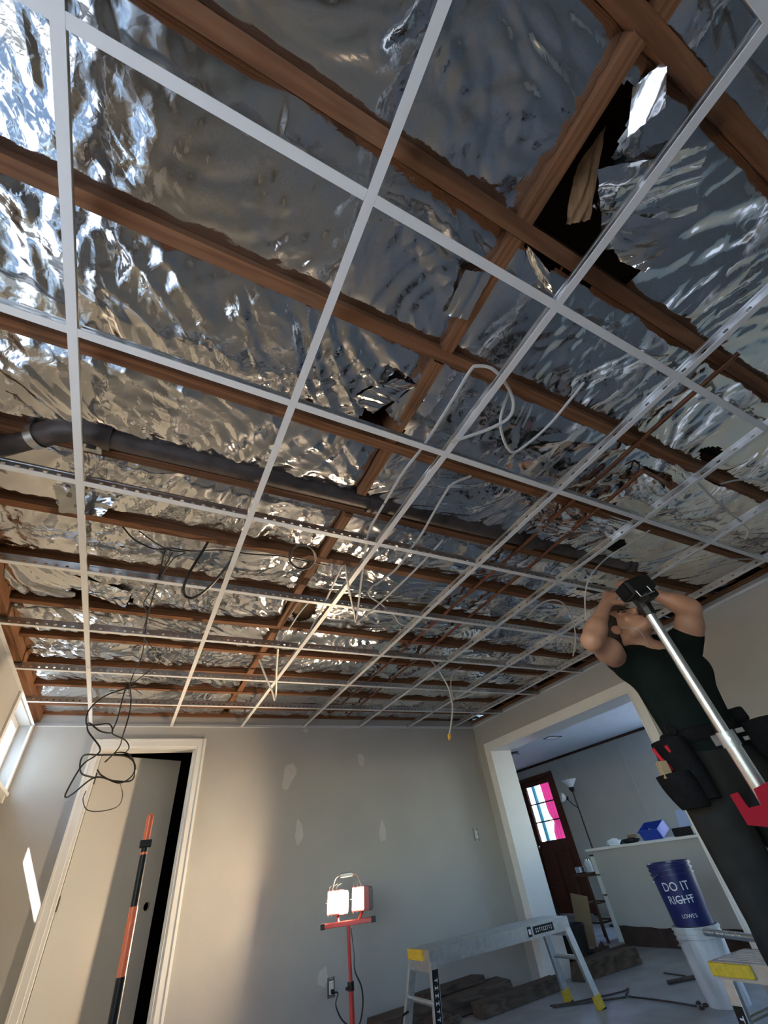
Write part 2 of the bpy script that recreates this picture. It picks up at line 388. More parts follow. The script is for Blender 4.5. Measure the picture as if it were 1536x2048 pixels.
# next room
far = wall_with_holes('y', 0.3, YF, XF, XF + .15, 0, 2.4, [HALL, FDOOR]).build('wall_hall_far', 'wall2'); tag(far, 'pale grey panelled far wall of the next room', kind='structure')
MB().box(XF - .012, XF, 4.815, 4.85, 0, 2.115).build('panel_batten', 'wall2', far)
MB().box(XF - .006, XF, 6.02, 6.04, 0, 2.115).build('panel_batten', 'wall2', far)
tag(MB().box(XR2, XF, YF, YF + .15, 0, 2.4).build('wall_hall_side', 'wall2'), kind='structure')
tag(MB().box(XR2, XF, 0.15, 0.3, 0, 2.4).build('wall_hall_near', 'wall2'), kind='structure')
tag(MB().box(XR2 - .12, XR2, YB + .12, YF, 0, 2.4).build('wall_hall_inner', 'wall2'), kind='structure')
tag(MB().box(XR2, XF + .15, 0.15, YF + .15, 2.12, 2.2).build('ceiling_hall', 'ceil2'), kind='structure')
tag(MB().box(XF - .022, XF, 0.3, YF, 2.085, 2.12).build('trim_1', 'darkwood'), 'thin dark wood strip along the top of the next room wall', kind='structure')

# casing of the wide opening
t = empty('trim_2', (XR, 3.06, 0)); tag(t, 'white casing around the wide opening', kind='structure')
y0, y1, _, zt = OPEN
MB().box(XR - .016, XR, y1, y1 + .085, 0, zt + .075).build('side_casing', 'white', t, bevel=.004)
MB().box(XR - .016, XR, y0 - .075, y0, 0, zt + .075).build('side_casing', 'white', t, bevel=.004)
MB().box(XR - .016, XR, y0, y1, zt, zt + .075).build('head_casing', 'white', t, bevel=.004)
MB().box(XR - .016, XR2 + .01, y1 - .015, y1, 0, zt).build('jamb_lining', 'white', t)
MB().box(XR - .016, XR2 + .01, y0, y0 + .015, 0, zt).build('jamb_lining', 'white', t)
MB().box(XR - .016, XR2 + .01, y0 + .015, y1 - .015, zt - .015, zt).build('head_lining', 'white', t)
# half wall with its rotted sill
hw = MB().box(5.50, 5.62, 2.4, 4.42, 0.0, 0.16).build('wall_half', 'rot'); tag(hw, 'waist high drywall half wall with a bare rotted base in the next room', kind='structure')
mb = MB(); n = 24; vs = []
for k in range(n + 1):
    y = 2.4 + (4.42 - 2.4) * k / n; zz = 0.15 + .004 * math.sin(k * 1.7) + .006 * math.sin(k * .63)
    vs += [(5.485, y, zz), (5.635, y, zz), (5.635, y, .79), (5.485, y, .79)]
fs = [(0, 1, 2, 3), tuple(4 * n + j for j in (3, 2, 1, 0))]
for k in range(n):
    for j in range(4): fs.append((4 * k + j, 4 * k + (j + 1) % 4, 4 * k + 4 + (j + 1) % 4, 4 * k + 4 + j))
mb.add(vs, fs); mb.build('drywall_sheet', 'wall', hw)
MB().box(5.46, 6.05, 2.4, 4.50, .79, .812).build('counter_cap', 'white', hw, bevel=.004)
MB().box(5.62, 6.0, 4.40, 4.43, .0, .79).build('end_panel', 'white', hw)
MB().box(5.60, 5.62, 4.425, 4.455, .0, .79).build('end_post', 'white', hw)

# ---------------- door_1: open flush door in the back wall
d1 = empty('door_1', (0.49, YB, 0)); tag(d1, 'flush grey white door standing ajar into a dark closet', kind='structure')
x0, x1, _, zt = DOOR
for nm, a in (('side_casing', (x0 - .062, x0, 0, zt + .062)), ('side_casing', (x1, x1 + .062, 0, zt + .062)), ('head_casing', (x0, x1, zt, zt + .062))):
    o = MB().box(a[0], a[1], YB - .014, YB, a[2], a[3]).build(nm, 'white', d1, bevel=.003)
    w = a[1] - a[0]
    if nm == 'side_casing':
        out = a[0] if a[0] < x0 - .01 else a[1] - .018
        MB().box(out, out + .018, YB - .021, YB - .014, a[2], a[3]).build('back_band', 'white', o, bevel=.002)
    else:
        MB().box(a[0], a[1], YB - .021, YB - .014, a[3] - .018, a[3]).build('back_band', 'white', o, bevel=.002)
MB().box(x0, x0 + .018, YB - .005, YB + .125, 0, zt).build('jamb', 'white', d1)
MB().box(x1 - .018, x1, YB - .005, YB + .125, 0, zt).build('jamb', 'white', d1)
MB().box(x0 + .018, x1 - .018, YB - .005, YB + .125, zt - .018, zt).build('head_jamb', 'white', d1)
MB().box(x1 - .03, x1 - .018, YB + .06, YB + .075, 0, zt - .018).build('door_stop', 'white', d1)
hx, hy = x0 + .022, YB + .10; ang = math.radians(24); da = np.array((math.cos(ang), math.sin(ang), 0)); dn = np.array((-math.sin(ang), math.cos(ang), 0)); dz = np.array((0, 0, 1.))
def dpt(l, t_, z): return np.array((hx, hy, 0)) + da * l + dn * t_ + dz * z
# leaf with a real bored knob hole: a slab ring around the hole
lw, lh, hz_, hr = .70, 1.89, .90, .027; kx = lw - .06
mb = MB(); nseg = 24; 
for tt in (0.0, .035):
    pass
def slab(mb, l0, l1, z0, z1): mb.hexa([dpt(l0, 0, z0), dpt(l1, 0, z0), dpt(l1, .035, z0), dpt(l0, .035, z0), dpt(l0, 0, z1), dpt(l1, 0, z1), dpt(l1, .035, z1), dpt(l0, .035, z1)])
sq = .045
slab(mb, 0, lw, .01, hz_ - sq); slab(mb, 0, lw, hz_ + sq, lh); slab(mb, 0, kx - sq, hz_ - sq, hz_ + sq); slab(mb, kx + sq, lw, hz_ - sq, hz_ + sq)
vs = []
for tt in (0, .035):
    for k in range(nseg):
        a = 2 * math.pi * k / nseg; c, s_ = math.cos(a), math.sin(a); vs.append(dpt(kx + hr * c, tt, hz_ + hr * s_))
    for k in range(nseg):
        a = 2 * math.pi * k / nseg; c, s_ = math.cos(a), math.sin(a); q = sq / max(abs(c), abs(s_)); vs.append(dpt(kx + q * c, tt, hz_ + q * s_))
fs = []
for k in range(nseg):
    k2 = (k + 1) % nseg
    fs += [(k, k2, nseg + k2, nseg + k), (2 * nseg + k, 3 * nseg + k, 3 * nseg + k2, 2 * nseg + k2), (k, 2 * nseg + k, 2 * nseg + k2, k2)]
mb.add(vs, fs)
M['doorpaint'] = mat('satin_grey_door_paint', (0.55, 0.54, 0.51), 0.4)
leaf = mb.build('leaf', 'doorpaint', d1)
for z in (.22, .98, 1.72): MB().cyl(dpt(-.004, -.006, z - .04), dpt(-.004, -.006, z + .04), .007, 8).build('hinge', 'iron', leaf)
MB().obox(dpt(lw + .001, .0175, hz_), da, dn, dz, .002, .022, .055).build('latch_plate', 'galv', leaf)

# ---------------- window_1: small high window at the corner, left wall
def window(name, label, y0, y1, z0, z1, xin, xout, bars, casing=True, inward=1):
    w = empty(name, (xin, (y0 + y1) / 2, z0)); tag(w, label, kind='structure')
    xm = (xin + xout) / 2; s = 1 if xout < xin else -1
    f = .04
    for a in ((y0, y0 + f, z0, z1), (y1 - f, y1, z0, z1)): MB().box(min(xm, xout), max(xm, xout), a[0], a[1], a[2], a[3]).build('frame_side', 'white', w)
    for a in ((y0 + f, y1 - f, z0, z0 + f), (y0 + f, y1 - f, z1 - f, z1)): MB().box(min(xm, xout), max(xm, xout), a[0], a[1], a[2], a[3]).build('frame_rail', 'white', w)
    xs = (xm + xout) / 2; ys = [y0 + f] + list(bars) + [y1 - f]
    for b in bars: MB().box(xs - .018, xs + .018, b - .02, b + .02, z0 + f, z1 - f).build('mullion', 'white', w)
    for a, b in zip(ys[:-1], ys[1:]): MB().box(xs - .003, xs + .003, a, b, z0 + f, z1 - f).build('pane', 'pane', w)
    if casing:
        for a in ((y0 - .06, y0, z0 - .06, min(z1 + .06, 2.078)), (y1, min(y1 + .06, YB - .002), z0 - .06, min(z1 + .06, 2.078))): MB().box(min(xin, xin + s * .014), max(xin, xin + s * .014), *a).build('side_casing', 'white', w)
        if z1 + .06 < GZ: MB().box(min(xin, xin + s * .014), max(xin, xin + s * .014), y0, y1, z1, z1 + .06).build('head_casing', 'white', w)
        MB().box(min(xin, xin + s * .03), max(xin, xin + s * .03), y0 - .05, min(y1 + .05, YB - .002), z0 - .02, z0).build('sill', 'white', w)
    return w
window('window_1', 'small high white framed window in the corner under the ceiling', *TRAN, XL, XL - .15, [3.84])
MB().box(XL - .118, XL - .106, 3.86, 4.16, TRAN[2] + .04, TRAN[3] - .04).build('added_diffuser_pane', 'diffuser', bpy.data.objects['window_1'])  # added translucent panel, keeps direct sun off the wall beside the corner
window('window_2', 'large white framed window in the left wall beside the camera', *BIGW, XL, XL - .15, [-.65, .2])
window('window_3', 'white framed window in the far wall of the next room', *HALL, XF, XF + .15, [1.9, 2.9])
portal('daylight_portal', (XL - .16, (TRAN[0] + TRAN[1]) / 2, (TRAN[2] + TRAN[3]) / 2), (1, 0, 0), .75, .5)
portal('daylight_portal', (XL - .16, (BIGW[0] + BIGW[1]) / 2, (BIGW[2] + BIGW[3]) / 2), (1, 0, 0), 2.6, 1.25)
portal('daylight_portal', (XF + .16, (HALL[0] + HALL[1]) / 2, (HALL[2] + HALL[3]) / 2), (-1, 0, 0), 2.95, 1.85)
tag(MB().box(XL - .26, XL - .15, YN, YB + .3, 2.24, 2.30).build('added_eave', 'white'), 'added unseen eave board narrowing the sun patch from the left wall', kind='structure')  # eave added out of view to trim the sun streak on the back wall
tag(MB().box(XL - 2.3, XL - .15, YN - .6, 2.6, 2.24, 2.32).build('added_sun_blocker', 'white'), 'added unseen roof slab blocking sun from the large left window', kind='structure')  # overhang added out of view so no direct sun enters the big window

# ---------------- door_2: dark wood entry door with a nine light window
d2 = empty('door_2', (XF, 6.9, 0)); tag(d2, 'dark red brown entry door with a glazed upper half', kind='structure')
y0, y1, _, zt = FDOOR
for a in ((y0 - .005, y0 + .055, 0, zt), (y1 - .055, y1 + .005, 0, zt)): MB().box(XF - .02, XF + .10, *a).build('door_frame', 'doorwood', d2)
MB().box(XF - .02, XF + .10, y0 + .055, y1 - .055, zt - .055, zt).build('door_frame', 'doorwood', d2)
MB().box(XF - .02, XF + .12, y0, y1, 0, .02).build('threshold', 'alu', d2)
ya, yb, za, zb = y0 + .055, y1 - .055, .02, zt - .055          # leaf
gy0, gy1, gz0, gz1 = y0 + .17, y1 - .13, .97, 1.80
mb = MB(); X0, X1 = XF + .015, XF + .06
mb.box(X0, X1, ya, gy0, za, zb); mb.box(X0, X1, gy1, yb, za, zb); mb.box(X0, X1, gy0, gy1, za, gz0); mb.box(X0, X1, gy0, gy1, gz1, zb)
lf = mb.build('leaf', 'doorwood', d2)
for a in ((ya + .10, (ya + yb) / 2 - .04), ((ya + yb) / 2 + .04, yb - .10)):
    MB().box(X0 - .012, X0, a[0], a[1], .18, .84).build('lower_panel', 'doorwood', lf, bevel=.008)
for k in (1, 2):
    z = gz0 + (gz1 - gz0) * k / 3; MB().box(X0, X1, gy0, gy1, z - .009, z + .009).build('glazing_bar', 'doorwood', lf)
for k in range(3):
    za_, zb_ = gz0 + (gz1 - gz0) * k / 3, gz0 + (gz1 - gz0) * (k + 1) / 3
    MB().box(X0 + .018, X0 + .022, gy0, gy1, za_ + .009, zb_ - .009).build('pane', 'pane', lf)
MB().lathe((X0, yb - .06, .90), [(.002, 0), (.018, -.004), (.012, -.02), (.026, -.045), (.022, -.06), (.001, -.064)], 14, (1, 0, 0)).build('knob', 'chrome', lf, smooth=True)
MB().lathe((X0, yb - .06, .35), [(.002, 0), (.012, -.004), (.008, -.02), (.001, -.03)], 10, (1, 0, 0)).build('door_stop', 'chrome', lf, smooth=True)
# curtains hanging just outside the glass
def curtain(name, label, y0, y1, z0, z1, x, mt, folds, cat='curtain', pinch=None):
    nx, nz = folds * 8, 24; vs = []; fs = []
    for j in range(nz + 1):
        z = z0 + (z1 - z0) * j / nz; sq = 1.0
        if pinch: sq = 1 - .45 * math.exp(-((z - pinch) / .09) ** 2)
        for i in range(nx + 1):
            t_ = i / nx; y = (y0 + y1) / 2 + (t_ - .5) * (y1 - y0) * sq; vs.append((x + .022 * math.sin(t_ * folds * 2 * math.pi + .3 * math.sin(z * 5)), y, z))
    for j in range(nz):
        for i in range(nx): a = j * (nx + 1) + i; fs.append((a, a + 1, a + nx + 2, a + nx + 1))
    b = MB(); b.add(vs, fs); o = b.build(name, mt, smooth=True)
    so_ = o.modifiers.new('thick', 'SOLIDIFY'); so_.thickness = .001
    return tag(o, label, cat)
ym = (gy0 + gy1) / 2
curtain('door_curtain', 'pink curtain gathered behind the entry door glass', gy0 - .02, ym + .02, .9, 1.9, XF + .13, 'pink', 5, pinch=1.22)
curtain('door_curtain', 'white sheer curtain behind the entry door glass', ym + .11, gy1 + .04, .9, 1.9, XF + .19, 'sheer', 4)
curtain('door_curtain', 'teal curtain strip beside the white sheer behind the entry door', ym + .19, ym + .24, .9, 1.9, XF + .12, 'teal', 2)

# ================================================================== CEILING: joists, blocking, foil
ce = empty('ceiling', (1.8, 1.0, JZ)); tag(ce, 'open roof framing with crinkled foil faced insulation between wooden joists', kind='structure')
MB().box(XL - .1, XR2 + .1, YN - .1, YB + .1, 2.38, 2.44).build('roof_deck', 'deck', ce)
JOY = [0.325 + 0.4064 * k for k in range(-6, 10)]      # far edge of each joist
jm = {}
for y in JOY:
    bow = random.uniform(-.004, .004)
    mb = MB(); n = 12
    xs = [XL + (XR2 + .06 - XL) * i / n for i in range(n + 1)]; vs = []
    for i, x in enumerate(xs):
        dy = bow * math.sin(math.pi * i / n) * 2; dz = .004 * math.sin(i * 1.3 + y * 9)
        vs += [(x, y - .04 + dy, JZ + dz), (x, y + dy, JZ + dz), (x, y + dy, 2.38), (x, y - .04 + dy, 2.38)]
    fs = [(0, 1, 2, 3), tuple(4 * n + j for j in (3, 2, 1, 0))]
    for i in range(n):
        for j in range(4): fs.append((4 * i + j, 4 * i + (j + 1) % 4, 4 * i + 4 + (j + 1) % 4, 4 * i + 4 + j))
    mb.add(vs, fs); mb.build('joist', 'joist', ce)
BX = 1.04
for a, b in zip(JOY[:-1], JOY[1:]):
    off = random.uniform(-.012, .012); dzb = random.uniform(-.003, .006)
    yb_ = b - .04
    if abs(a - .7314) < .02: yb_ = b - .135      # stops short where the pipe runs
    MB().box(BX + off - .02, BX + off + .02, a, yb_, JZ + dzb, 2.375).build('blocking', 'block', ce)
MB().box(XL, XL + .04, YN, YB, 2.115, 2.30).build('ledger_board', 'block', ce)
MB().box(XL + .04, XR, YB - .03, YB, 2.165, 2.30).build('ledger_board', 'joist', ce)
MB().box(XR - .02, XR + .12, YN, YB, 2.13, 2.155).build('top_plate', 'block', ce)

# foil sheets, one on either side of the blocking in every bay
HOLES = [(1120, 430, .10, .13), (1160, 480, .12, .10), (1230, 520, .10, .09), (1180, 300, .05, .12), (765, 838, .10, .09), (205, 1187, .15, .10), (420, 1398, .22, .08), (290, 1365, .16, .07), (1230, 1085, .07, .05), (610, 1215, .08, .12), (1420, 905, .10, .04), (960, 1425, .25, .06), (1180, 1170, .15, .06)]
HW = [(*PZ(u, v, 2.2)[:2], rx, ry) for u, v, rx, ry in HOLES]
def foil_sheet(x0, x1, y0, y1, seed, base, amp, name='foil_sheet', hang=0.0):
    near = max(0.012, 0.0085 + 0.0015 * max(0, (y0 + y1) / 2))
    st = 0.0095 if (y0 + y1) / 2 < 1.2 else 0.0125
    nx = max(8, int((x1 - x0) / st)); ny = max(6, int((y1 - y0) / st))
    X, Y = np.meshgrid(np.linspace(x0, x1, nx + 1), np.linspace(y0, y1, ny + 1))
    Z = crumple(X, Y, seed, amp)
    t_ = (Y - y0) / (y1 - y0); s_ = (X - x0) / (x1 - x0)
    belly = 4 * t_ * (1 - t_)
    edge = np.minimum(1, np.minimum(t_, 1 - t_) / .10) * .75 + .25
    Zf = base + Z * edge - hang * belly * (0.7 + .5 * pn(X * 1.7 + seed, Y * 0 + seed * .3))
    # stapled hems climb unevenly up the joist sides
    hem = np.exp(-np.minimum(t_, 1 - t_) / .05)
    Zf = np.maximum(Zf, JZ - .012 + .0 * Zf) + hem * (.008 + .014 * pn(X * 6 + seed, t_ * 2))
    endp = np.exp(-np.minimum(s_, 1 - s_) * (x1 - x0) / .03)
    Zf = Zf + endp * .01
    Zf = np.minimum(Zf, 2.36)
    keep = np.ones((ny, nx), bool)
    cx = (X[:-1, :-1] + X[1:, 1:]) / 2; cy = (Y[:-1, :-1] + Y[1:, 1:]) / 2
    for hx_, hy_, rx, ry in HW:
        d = ((cx - hx_) / rx) ** 2 + ((cy - hy_) / ry) ** 2 + .9 * pn(cx * 11 + seed, cy * 11)
        keep &= d > 1
    idx = np.arange((ny + 1) * (nx + 1)).reshape(ny + 1, nx + 1)
    F = np.stack([idx[:-1, :-1], idx[1:, :-1], idx[1:, 1:], idx[:-1, 1:]], -1)[keep]
    V = np.stack([X, Y, Zf], -1).reshape(-1, 3)
    me = bpy.data.meshes.new(name)
    me.vertices.add(len(V)); me.vertices.foreach_set('co', V.ravel().astype(np.float32))
    me.loops.add(F.size); me.loops.foreach_set('vertex_index', F.ravel().astype(np.int32))
    me.polygons.add(len(F)); me.polygons.foreach_set('loop_start', np.arange(0, F.size, 4, dtype=np.int32))
    me.polygons.foreach_set('use_smooth', np.ones(len(F), bool))
    me.update(calc_edges=True); me.validate(); me.materials.append(M['foil'])
    return link(name, me, ce)
bays = [(YN, JOY[0] - .04)] + [(a, b - .04) for a, b in zip(JOY[:-1], JOY[1:])] + [(JOY[-1], YB - .03)]
seed = 3
for i, (a, b) in enumerate(bays):
    for x0_, x1_ in ((XL + .04, BX - .022), (BX + .022, XR2)):
        seed += 1; farb = min(1, max(0, (a - .5) / 2))
        foil_sheet(x0_ + .003, x1_ - .003, a + .002, b - .002, seed, JZ + .022 + random.uniform(0, .008), .75 + .25 * farb + (.0 if x0_ < 0 else -.12), hang=.012 + .014 * farb)

def flap(pts, seed, mt='foil', amp=.6, n=26, parent=ce, name='foil_flap', dens=1.0):
    """torn sheet spanned over four corner points, crumpled, ragged at its edges"""
    P = [np.array(p, float) for p in pts]; vs = []; fs = []
    U, V = np.meshgrid(np.linspace(0, 1, n + 1), np.linspace(0, 1, n + 1))
    B_ = (P[0] * ((1 - U) * (1 - V))[..., None] + P[1] * (U * (1 - V))[..., None] + P[2] * (U * V)[..., None] + P[3] * ((1 - U) * V)[..., None])
    nn = np.cross(P[1] - P[0], P[3] - P[0]); nn /= np.linalg.norm(nn)
    H = crumple(U * np.linalg.norm(P[1] - P[0]) * 1.3 * dens + seed, V * np.linalg.norm(P[3] - P[0]) * 1.3 * dens, seed, amp)
    rag = pn(U * 7 + seed, V * 7) * .02
    B_ = B_ + nn * H[..., None] + (P[1] - P[0]) * (rag * ((U == 0) | (U == 1)))[..., None] * 2 + (P[3] - P[0]) * (rag * ((V == 0) | (V == 1)))[..., None] * 2
    idx = np.arange((n + 1) ** 2).reshape(n + 1, n + 1)
    for a in range(n):
        for b in range(n): fs.append((idx[a, b], idx[a, b + 1], idx[a + 1, b + 1], idx[a + 1, b]))
    b = MB(); b.add(B_.reshape(-1, 3), fs); return b.build(name, mt, parent, smooth=True)
def Q(*a): return [PZ(*p) for p in a]
flap(Q((1265, 175, 2.19), (1335, 115, 2.17), (1330, 215, 2.12), (1255, 275, 2.17)), 41, amp=.35, dens=.5)
flap(Q((1195, 345, 2.13), (1415, 285, 2.128), (1385, 465, 2.20), (1205, 500, 2.215)), 57, amp=.8)
flap(Q((1210, 430, 2.18), (1390, 440, 2.14), (1290, 545, 2.12), (1235, 520, 2.17)), 44, amp=.6)
flap(Q((1155, 330, 2.2), (1215, 250, 2.21), (1180, 440, 2.17), (1130, 450, 2.18)), 45, 'kraft', .7)
flap(Q((930, 540, 2.17), (985, 545, 2.16), (935, 640, 2.15), (890, 630, 2.17)), 46, amp=.6, dens=.6)
flap(Q((1055, 490, 2.18), (1100, 545, 2.16), (1105, 590, 2.16), (1045, 560, 2.18)), 47, amp=.9)
flap(Q((700, 800, 2.18), (790, 755, 2.16), (835, 770, 2.18), (745, 830, 2.17)), 48, amp=.8)
flap(Q((770, 820, 2.19), (870, 740, 2.18), (850, 800, 2.16), (800, 850, 2.17)), 49, amp=.8)
flap(Q((105, 970, 2.16), (240, 990, 2.16), (205, 1032, 2.10), (118, 1025, 2.11)), 50, amp=.5)
flap(Q((135, 1150, 2.18), (265, 1185, 2.15), (250, 1215, 2.17), (150, 1180, 2.2)), 51, amp=.6)
flap(Q((160, 1195, 2.24), (255, 1195, 2.24), (250, 1216, 2.2), (170, 1216, 2.2)), 52, 'kraft', .5)
flap(Q((1060, 985, 2.17), (1260, 1040, 2.16), (1240, 1075, 2.12), (1075, 1070, 2.14)), 53, amp=1.1)
flap(Q((1270, 925, 2.17), (1370, 985, 2.16), (1340, 1010, 2.15), (1240, 990, 2.16)), 54, amp=1.0)
flap(Q((320, 1390, 2.22), (470, 1400, 2.22), (430, 1412, 2.15), (330, 1408, 2.16)), 55, 'kraft', .4)
flap(Q((560, 1205, 2.22), (640, 1205, 2.22), (620, 1245, 2.2), (570, 1240, 2.2)), 56, 'kraft', .5)

# ================================================================== SUSPENDED GRID
grid = empty('ceiling_grid', (1.8, 1.0, GZ)); tag(grid, 'white and galvanised suspended ceiling grid of inverted tees', 'ceiling grid')
def tee_mesh(L, holes, off):
    """flange and web of an inverted tee of length L along +y, starting at 0"""
    fl = MB(); fl.box(-.012, .012, 0, L, 0, .0012); fl.box(-.012, -.0105, 0, L, .0012, .0035); fl.box(.0105, .012, 0, L, .0012, .0035)
    wb_ = MB(); t_ = .0009; z0, z1, z2, z3 = .0012, .013, .022, .034
    wb_.box(-t_, t_, 0, L, z0, z1); wb_.box(-t_, t_, 0, L, z2, z3); wb_.box(-.0035, .0035, 0, L, z3, z3 + .007)
    y = 0.0
    for h in holes + [None]:
        if h is None: wb_.box(-t_, t_, y, L, z1, z2)
        else:
            if h[0] > y: wb_.box(-t_, t_, y, h[0], z1, z2)
            y = h[1]
    return fl, wb_
def mk(mb, name, mt):
    me = bpy.data.meshes.new(name); me.from_pydata(mb.v, [], mb.f); me.materials.append(M[mt]); me.update(); return me
L7 = YB - YN - .004
mh = [(y, y + .016) for y in np.arange(.05, L7 - .05, .0762)]
fl, wbm = tee_mesh(L7, mh, 0); me_f = mk(fl, 'main_tee', 'tee'); me_w = mk(wbm, 'main_tee_web', 'galv')
def place_tee(name, mf, mw, loc, rz, dz=0.0):
    o = bpy.data.objects.new(name, mf); COL.objects.link(o); o.parent = grid; o.matrix_parent_inverse = Matrix.Translation(-grid.location)
    o.location = loc; o.rotation_euler = (0, 0, rz)
    w = bpy.data.objects.new('web', mw); COL.objects.link(w); w.parent = o
    return o
for i in range(7):
    place_tee('main_tee', me_f, me_w, (i * TS, YN + .002, GZ), 0)
ch = []
for b in (.05, .09, .13, .17, .21, .25, .29, .33, .37, .41, .45, .49, .53):
    ch.append((b, b + .012))
fc, wc = tee_mesh(TS - .025, ch, 0); cf = mk(fc, 'cross_tee', 'tee'); cw = mk(wc, 'cross_tee_web', 'galv')
fb, wb2 = tee_mesh(.386, [h for h in ch if h[1] < .36], 0); bf = mk(fb, 'border_tee', 'tee'); bw = mk(wb2, 'border_tee_web', 'galv')
fe, we = tee_mesh(.314, [h for h in ch if h[1] < .30], 0); ef = mk(fe, 'border_tee', 'tee'); ew = mk(we, 'border_tee_web', 'galv')
for j in range(-4, 7):
    y = j * RS
    place_tee('border_tee', bf, bw, (XL + .002 + .386, y, GZ), math.pi / 2)
    for i in range(6): place_tee('cross_tee', cf, cw, (i * TS + .0125 + TS - .025, y, GZ), math.pi / 2)
    place_tee('border_tee', ef, ew, (6 * TS + .0125 + .314, y, GZ), math.pi / 2)
def angle(name, pts): pass
for (xa, xb, ya_, yb_) in ((XL, XR, YB - .001, YB - .022), (XL, XR, YN + .001, YN + .022)):
    mb = MB(); mb.box(xa, xb, min(ya_, yb_), max(ya_, yb_), GZ - .0016, GZ - .0004); ww = ya_; mb.box(xa, xb, min(ww, ww + (yb_ - ya_) * .06), max(ww, ww + (yb_ - ya_) * .06), GZ, GZ + .022); mb.build('wall_angle', 'tee', grid)
for (xa, s_) in ((XL, 1), (XR, -1)):
    mb = MB(); a, b = sorted((xa + s_ * .001, xa + s_ * .022)); mb.box(a, b, YN, YB, GZ - .0016, GZ - .0004); a, b = sorted((xa + s_ * .0005, xa + s_ * .002)); mb.box(a, b, YN, YB, GZ, GZ + .022); mb.build('wall_angle', 'tee', grid)

# ================================================================== PIPES AND CABLES OVERHEAD
ip = empty('cast_iron_pipe', (1.2, 1.07, 2.2)); tag(ip, 'dark cast iron drain pipe with an elbow running between the joists', 'pipe')
py, pz = 1.062, 2.185
el = np.array((-.06, py, pz)); dirn = np.array((-.80, .58, -.10)); dirn /= np.linalg.norm(dirn)
MB().cyl((.03, py, pz), (2.95, py - .02, pz + .01), .040, 20).build('straight_run', 'iron', ip, smooth='auto')
bend = spline([(.05, py, pz), el + np.array((.03, 0.0, 0)), el + dirn * .03, el + dirn * .09], 8)
MB().tube(bend, .044, 20).build('elbow', 'iron', ip, smooth='auto')
MB().cyl(el + dirn * .08, el + dirn * .50, .040, 20).build('branch_run', 'iron', ip, smooth='auto')
MB().cyl((.045, py, pz), (.075, py, pz), .048, 20).build('hub', 'iron', ip, smooth='auto')
MB().cyl(el + dirn * .10, el + dirn * .128, .0465, 20).build('band_clamp', 'galv', ip, smooth='auto')
MB().cyl((1.10, py, pz), (1.16, py, pz), .048, 20).build('hub', 'iron', ip, smooth='auto')
MB().cyl((2.05, py - .013, pz), (2.12, py - .013, pz), .048, 20).build('hub', 'iron', ip, smooth='auto')
MB().cyl((2.93, py - .02, pz + .01), (2.99, py - .02, pz + .01), .05, 20).build('end_cap', 'iron', ip, smooth='auto')
# pipe strap nailed to the joist by the elbow
st = MB(); st.box(.005, .035, 1.085, 1.097, 2.13, 2.17); st.box(-.01, .05, 1.085, 1.12, 2.148, 2.157)
tag(st.build('pipe_strap', 'galv'), 'small galvanised strap under the joist beside the pipe elbow', 'strap')

c1 = empty('copper_pipe', (2.04, 1, 2.135)); tag(c1, 'long tarnished copper pipe nearer the left of the two under the joists', 'pipe', 'copper pipes')
MB().tube([(2.03, -.15, 2.147), (2.045, 1.0, 2.147), (2.045, 4.1, 2.147)], .0095, 10).build('tube', 'copper', c1, smooth='auto')
for y in (.31, 1.12, 2.34): MB().box(2.025, 2.066, y - .012, y + .004, 2.150, 2.162).build('strap', 'copper', c1)
MB().cyl((2.045, 1.52, 2.147), (2.045, 1.57, 2.147), .0125, 10).build('coupling', 'copper', c1, smooth='auto')
c2 = empty('copper_pipe', (2.24, 1, 2.135)); tag(c2, 'tarnished copper pipe ending in an elbow and tee by the right', 'pipe', 'copper pipes')
a = PZ(1285, 940, 2.147); b = PZ(1345, 972, 2.15)
MB().tube([(2.215, a[1], 2.147), (2.245, 1.6, 2.147), (2.25, 4.1, 2.147)], .0095, 10).build('tube', 'copper', c2, smooth='auto')
MB().tube([(2.215, a[1] + .01, 2.147), a, (a + b) / 2, b], .0105, 10).build('branch', 'copper', c2, smooth='auto')
MB().lathe(b, [(.001, -.02), (.02, -.02), (.022, .0), (.02, .02), (.001, .02)], 12, b - a).build('fitting', 'copper', c2, smooth='auto')
for y in (1.53, 2.75): MB().box(2.23, 2.27, y - .012, y + .004, 2.150, 2.162).build('strap', 'copper', c2)

def cable(label, pts, r, mt, group=None, cat='cable', per=8, name='cable'):
    P = [PZ(*p) if len(p) == 3 else np.array(p[:3]) for p in pts]
    o = MB().tube(spline(P, per), r, 6).build(name, mt, smooth='auto'); return tag(o, label, cat, group)
W = 'white cables strewn over the grid'
cable('white cable arching in a loop over the long runner near the middle of the ceiling', [(770, 1005, 2.11), (806, 945, 2.11), (848, 890, 2.11), (905, 800, 2.12), (940, 742, 2.13), (955, 732, 2.13), (985, 738, 2.12), (1012, 768, 2.11), (1027, 805, 2.09), (1018, 835, 2.075), (985, 855, 2.07), (945, 870, 2.07), (903, 884, 2.07)], .0062, 'wcable', W)
cable('white cable with a hooked bend hanging beside the looped cable', [(1168, 765, 2.13), (1140, 800, 2.11), (1100, 848, 2.09), (1062, 882, 2.07), (1030, 904, 2.05), (1015, 895, 2.05), (1004, 868, 2.06), (1001, 838, 2.08), (1010, 805, 2.11), (1018, 785, 2.14)], .0055, 'wcable', W)
cable('white cable drooping from the loop down to the zigzag end', [(768, 1008, 2.11), (752, 1035, 2.11), (738, 1062, 2.105), (730, 1110, 2.10), (722, 1165, 2.09), (716, 1215, 2.07), (712, 1243, 2.06)], .006, 'wcable', W)
